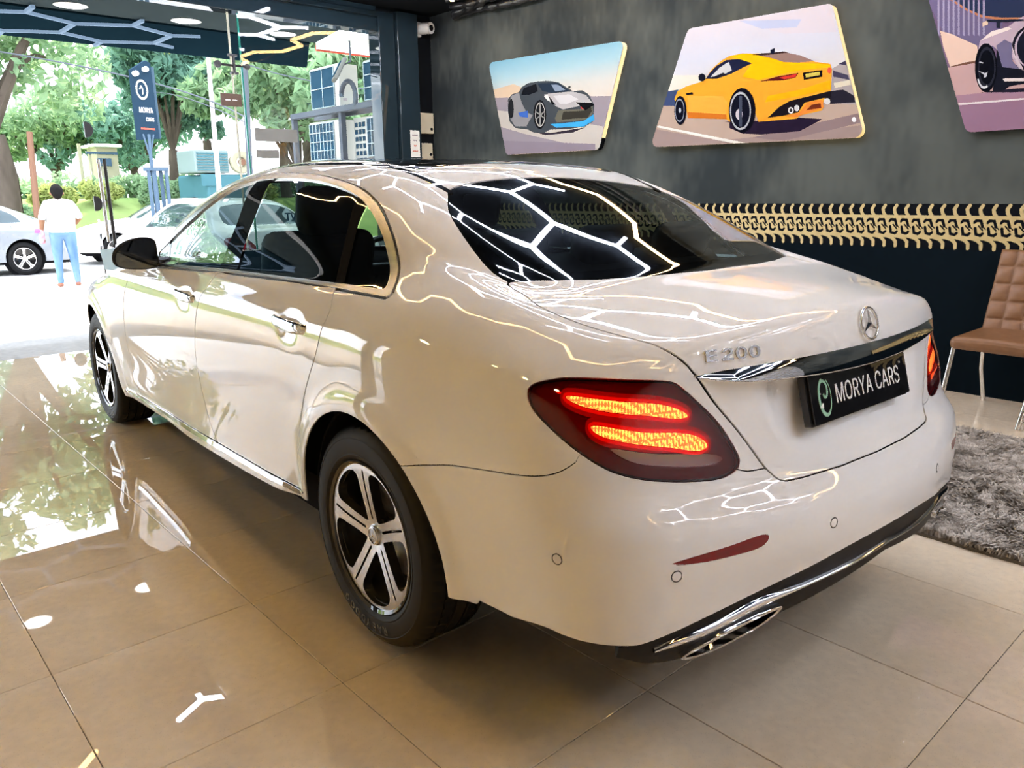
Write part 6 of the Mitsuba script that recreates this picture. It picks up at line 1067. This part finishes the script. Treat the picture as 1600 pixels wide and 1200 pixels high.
def tree(label, x, y, z0, h, spread, leaf, n, seed, trunk=.22, group=None, low=.42, size=.17, lean_=(0, 0)):
    g = np.random.default_rng(seed); k = free('tree'); tag(k, label, 'tree')
    fork = z0 + h * low * .62; top = np.array([x + lean_[0], y + lean_[1], z0 + h])
    base = np.array([x, y, z0 - .2]); fp = np.array([x + lean_[0] * .3, y + lean_[1] * .3, fork]); ms = [tube([base, (base + fp) / 2 + g.normal(0, .05, 3), fp], np.array([trunk * 1.25, trunk, trunk * .9]), 10)]
    cs, rs = [], []
    for i in range(9):
        a = i * 2.4 + g.uniform(-.4, .4); rr = spread * g.uniform(.35, .95); c = np.array([x + lean_[0] * .7 + rr * math.cos(a), y + lean_[1] * .7 + rr * math.sin(a), z0 + h * g.uniform(low + .08, .95)])
        mid = (fp + c) / 2 + [0, 0, .12 * h * g.uniform(0, 1)]; ms.append(tube(np.array(CubicSpline([0, 1, 2], [fp, mid, c])(np.linspace(0, 2, 8))), np.linspace(trunk * .5, trunk * .08, 8), 7)); cs.append(c); rs.append(spread * g.uniform(.36, .62))
        for _ in range(2): cs.append(c + g.normal(0, spread * .3, 3) * [1, 1, .7]); rs.append(spread * g.uniform(.2, .38))
    put(k + '__trunk', cat(*ms), 'bark', 50); put(k + '__foliage', leaves(cs, np.array(rs) * .88, int(n * .72), size, seed), leaf); labels[k + '__foliage'] = {'kind': 'stuff'}
tree('big old tree with a thick forked trunk at the left edge', 22.5, -2.05, 1.0, 7.6, 3.0, 'leaf_fresh', 7000, 3, .42, low=.40, size=.20)
for n, (lab, x, y, h, sp_, lf, cnt, tr) in enumerate((
    ('dark green tree behind the banner sign', 27.0, -8.2, 6.2, 2.1, 'leaf_deep', 9000, .16), ('deep green tree right of the lamp post', 27.5, -12.6, 7.2, 2.4, 'leaf_deep', 9500, .18), ('tall tree behind the louvred truck', 33, -16.5, 9.5, 3.6, 'leaf_deep', 9500, .24),
    ('bright green tree behind the air conditioners', 19.5, -11.8, 6.6, 2.6, 'leaf_fresh', 8500, .16), ('spreading tree above the grey stickers', 22.5, -10.6, 6.4, 2.4, 'leaf_fresh', 8500, .15), ('tree behind the dark column, leaves over the neighbour canopy', 16.5, -12.0, 6.0, 2.6, 'leaf_fresh', 7500, .15),
    ('hazy tree above the kiosk', 38, -10.2, 4.6, 2.6, 'leaf_deep', 7000, .2), ('low tree left of the kiosk', 40, -7.4, 4.2, 2.4, 'leaf_fresh', 6500, .2), ('yellow-green tree top over the banner sign', 31, -11.0, 8.6, 2.4, 'leaf_yellow', 7000, .18), ('distant tree at the far left behind the big trunk', 36, -1.2, 8.0, 3.4, 'leaf_deep', 4800, .24), ('tall pale tree left of the silver car', 28, 4.5, 9.0, 3.2, 'leaf_fresh', 4800, .25))):
    tree(lab, x, y, GZ + 1.45 * float(sstep(20.5, 27, x)), h, sp_, lf, cnt, 20 + n, tr, size=.21)
def shrub(label, x, y, z, r, leaf, n, seed, grp=None):
    g = np.random.default_rng(seed); k = free('shrub'); tag(k, label, 'shrub'); cs = [np.array([x, y, z + r * .7]) + g.normal(0, r * .42, 3) * [1, 1, .5] for _ in range(7)]
    put(k + '__stem', cat(*[cyl((x, y, z - .15), tuple(c), .025, 6, .01) for c in cs[:4]]), 'bark'); put(k + '__foliage', leaves(cs, [r * .6] * 7, n, .11, seed), leaf); labels[k + '__foliage'] = {'kind': 'stuff'}
for n, (lab, x, y, r, lf) in enumerate((('yellow-green shrub between the brown post and the man', 25.0, -3.9, .5, 'leaf_yellow'), ('yellow shrub just left of the man', 25.4, -5.2, .52, 'leaf_yellow'), ('pale shrub right behind the man', 25.0, -6.5, .5, 'leaf_fresh'), ('fresh green shrub left of the banner post', 25.3, -7.8, .55, 'leaf_fresh'), ('green shrub under the banner sign', 25.0, -9.2, .55, 'leaf_yellow'), ('shrub between the banner post and the truck', 25.6, -10.6, .6, 'leaf_yellow'), ('shrub at the foot of the big trunk', 24, -2.75, .34, 'leaf_fresh'), ('low shrub at the left picture edge', 24.5, -1.4, .42, 'leaf_yellow'))):
    shrub(lab, x, y, GZ + 1.45 * float(sstep(20.5, 27, x)), r, lf, 1500, 60 + n)
tag('hedge', 'continuous green hedge along the top of the bank', 'hedge'); hg_ = np.random.default_rng(9)
hc_ = np.stack([29 + hg_.normal(0, .3, 60), np.linspace(3, -16, 60), 1.55 + hg_.normal(0, .12, 60)], 1); put('hedge', leaves(hc_, [.55] * 60, 9000, .13, 8), 'leaf_fresh'); labels['hedge']['kind'] = 'stuff'

# ------------------------------------------------------------------ the man outside, seen from behind
matt('skin', (.26, .14, .085)); matt('hair_black', (.015, .014, .014)); matt('shirt_white', (.60, .60, .60)); matt('denim', 0, lambda p, n, uv: mix((.08, .17, .32), (.22, .34, .50), fbm(p.x * 9, p.y * 9, p.z * 6, 3))); matt('shoe_brown', (.30, .14, .10)); matt('cloth_pink', (.75, .30, .34)); matt('cloth_purple', (.38, .14, .55)); matt('shoe_sole', (.7, .7, .68))
tag('person', 'man in white shirt and blue jeans standing outside with his back to the showroom', 'person')
PT = T().translate([13.05, -1.32, GZ]) @ T().rotate([0, 0, 1], -8) @ T().scale([1.0, 1.0, .985])
def pput(part, m, b, sm=60): return put('person__' + part, m, b, sm, to_world=PT)
# he faces +x; y is his left
J = dict(hipL=((0, .095, .90), .105), hipR=((0, -.095, .90), .105), kneeL=((.02, .115, .49), .068), kneeR=((.03, -.12, .49), .068), ankL=((-.01, .125, .09), .046), ankR=((-.01, -.13, .09), .046), waist=((0, 0, 1.02), .13), belly=((.01, .04, 1.0), .125), belly2=((.01, -.04, 1.0), .125))
legs = blobs(J, [('hipL', 'kneeL'), ('kneeL', 'ankL'), ('hipR', 'kneeR'), ('kneeR', 'ankR'), ('hipL', 'hipR', 'belly', 'belly2')], .03, 5); pput('jeans', legs, 'denim')
J = dict(wL=((0, .085, .97), .120), wR=((0, -.085, .97), .120), cL=((0, .10, 1.22), .125), cR=((0, -.10, 1.22), .125), sL=((-.005, .165, 1.385), .072), sR=((-.005, -.165, 1.385), .072), nk=((.0, 0, 1.43), .065), eL=((-.05, .265, 1.17), .058), eR=((.0, -.275, 1.18), .058), slL=((-.015, .22, 1.29), .064), slR=((-.015, -.225, 1.29), .064))
shirt = blobs(J, [('wL', 'wR', 'cL', 'cR'), ('cL', 'cR', 'sL', 'sR'), ('sL', 'sR', 'nk'), ('sL', 'slL'), ('slL', 'eL'), ('sR', 'slR'), ('slR', 'eR')], .025, 5); pput('shirt', shirt, 'shirt_white')
def hand(w, fwd, side):
    w, f, s_ = np.array(w), np.array(fwd, float) / np.linalg.norm(fwd), np.array(side, float); u = np.cross(f, s_)
    B = {'w': (w, .026), 'a': (w + f * .075 + s_ * .030, .015), 'b': (w + f * .075 - s_ * .030, .015)}; bones = [('w', 'a', 'b')]
    for i, (o, L) in enumerate(((.030, .060), (.010, .072), (-.010, .068), (-.030, .052))):
        p = w + f * .078 + s_ * o; q = p + f * L * .55 + u * .008; t = q + f * L * .35 + u * .026; B.update({f'p{i}': (p, .0105), f'q{i}': (q, .0095), f't{i}': (t, .0085)}); bones += [(f'p{i}', f'q{i}'), (f'q{i}', f't{i}')]
    B.update({'th0': (w + f * .025 + s_ * .03, .013), 'th1': (w + f * .055 + s_ * .055 + u * .015, .0105), 'th2': (w + f * .085 + s_ * .058 + u * .025, .009)}); bones += [('th0', 'th1'), ('th1', 'th2')]
    return B, bones
Bd = dict(head=((.015, 0, 1.575), .090), crown=((-.005, 0, 1.615), .088), chin=((.075, 0, 1.505), .040), neck=((-.005, 0, 1.40), .052), neck2=((.0, 0, 1.50), .054), eL=((-.05, .268, 1.15), .044), wL=((.0, .30, .925), .028), eR=((.0, -.28, 1.16), .044), wR=((.20, -.235, 1.06), .028), nose=((.108, 0, 1.555), .012), earL=((.01, .090, 1.56), .018), earR=((.01, -.090, 1.56), .018))
bn = [('head', 'crown'), ('head', 'chin'), ('neck', 'neck2'), ('neck2', 'head'), ('eL', 'wL'), ('eR', 'wR'), ('head', 'nose'), ('head', 'earL'), ('head', 'earR')]
for nm, (w, f, s_) in dict(L=((.0, .30, .925), (.05, .0, -1), (1, 0, .05)), R=((.20, -.235, 1.06), (1, .2, .1), (0, 1, 0))).items():
    Hj, hb = hand(w, f, s_); Bd.update({nm + k_: v_ for k_, v_ in Hj.items()}); bn += [tuple(nm + q for q in b) for b in hb]; bn.append(('w' + nm, nm + 'w'))
pput('body', blobs(Bd, bn, .010, 4), 'skin')
Hj = dict(a=((-.012, 0, 1.605), .097), b=((-.03, 0, 1.56), .082), c=((.03, 0, 1.64), .078), d=((-.035, 0, 1.52), .06)); pput('hair', blobs(Hj, [('a', 'b'), ('a', 'c'), ('b', 'd')], .02, 3), 'hair_black')
for s_ in (1, -1):
    Sj = dict(h=((-.03, s_ * .128, .045), .042), m=((.08, s_ * .135, .036), .040), t=((.17, s_ * .14, .030), .033)); pput('shoe', blobs(Sj, [('h', 'm'), ('m', 't')], .02, 3), 'shoe_brown'); pput('shoe__sole', frame(prism(LineString([(-.04, s_ * .128), (.17, s_ * .14)]).buffer(.047, 8), .014), (0, 0, 0), (1, 0, 0), (0, 1, 0), (0, 0, 1)), 'shoe_sole')
tag('folded_cloth', 'pink and purple cloth in the left hand of the man outside', 'cloth')
def wob(m, a, s): V_ = np.array(m.vertices); m.vertices = V_ + (meshkit.noise(V_ * 22, s)[:, None] - .5) * a * np.array([1, 1, .6]); return m
put('folded_cloth__pink', wob(rbox(-.05, .07, .27, .34, .74, .98, .025).subdivide_to_size(.03), .03, 4), 'cloth_pink', 60, to_world=PT); put('folded_cloth__purple', wob(rbox(-.06, .02, .33, .40, .92, .99, .02).subdivide_to_size(.03), .03, 6), 'cloth_purple', 60, to_world=PT)
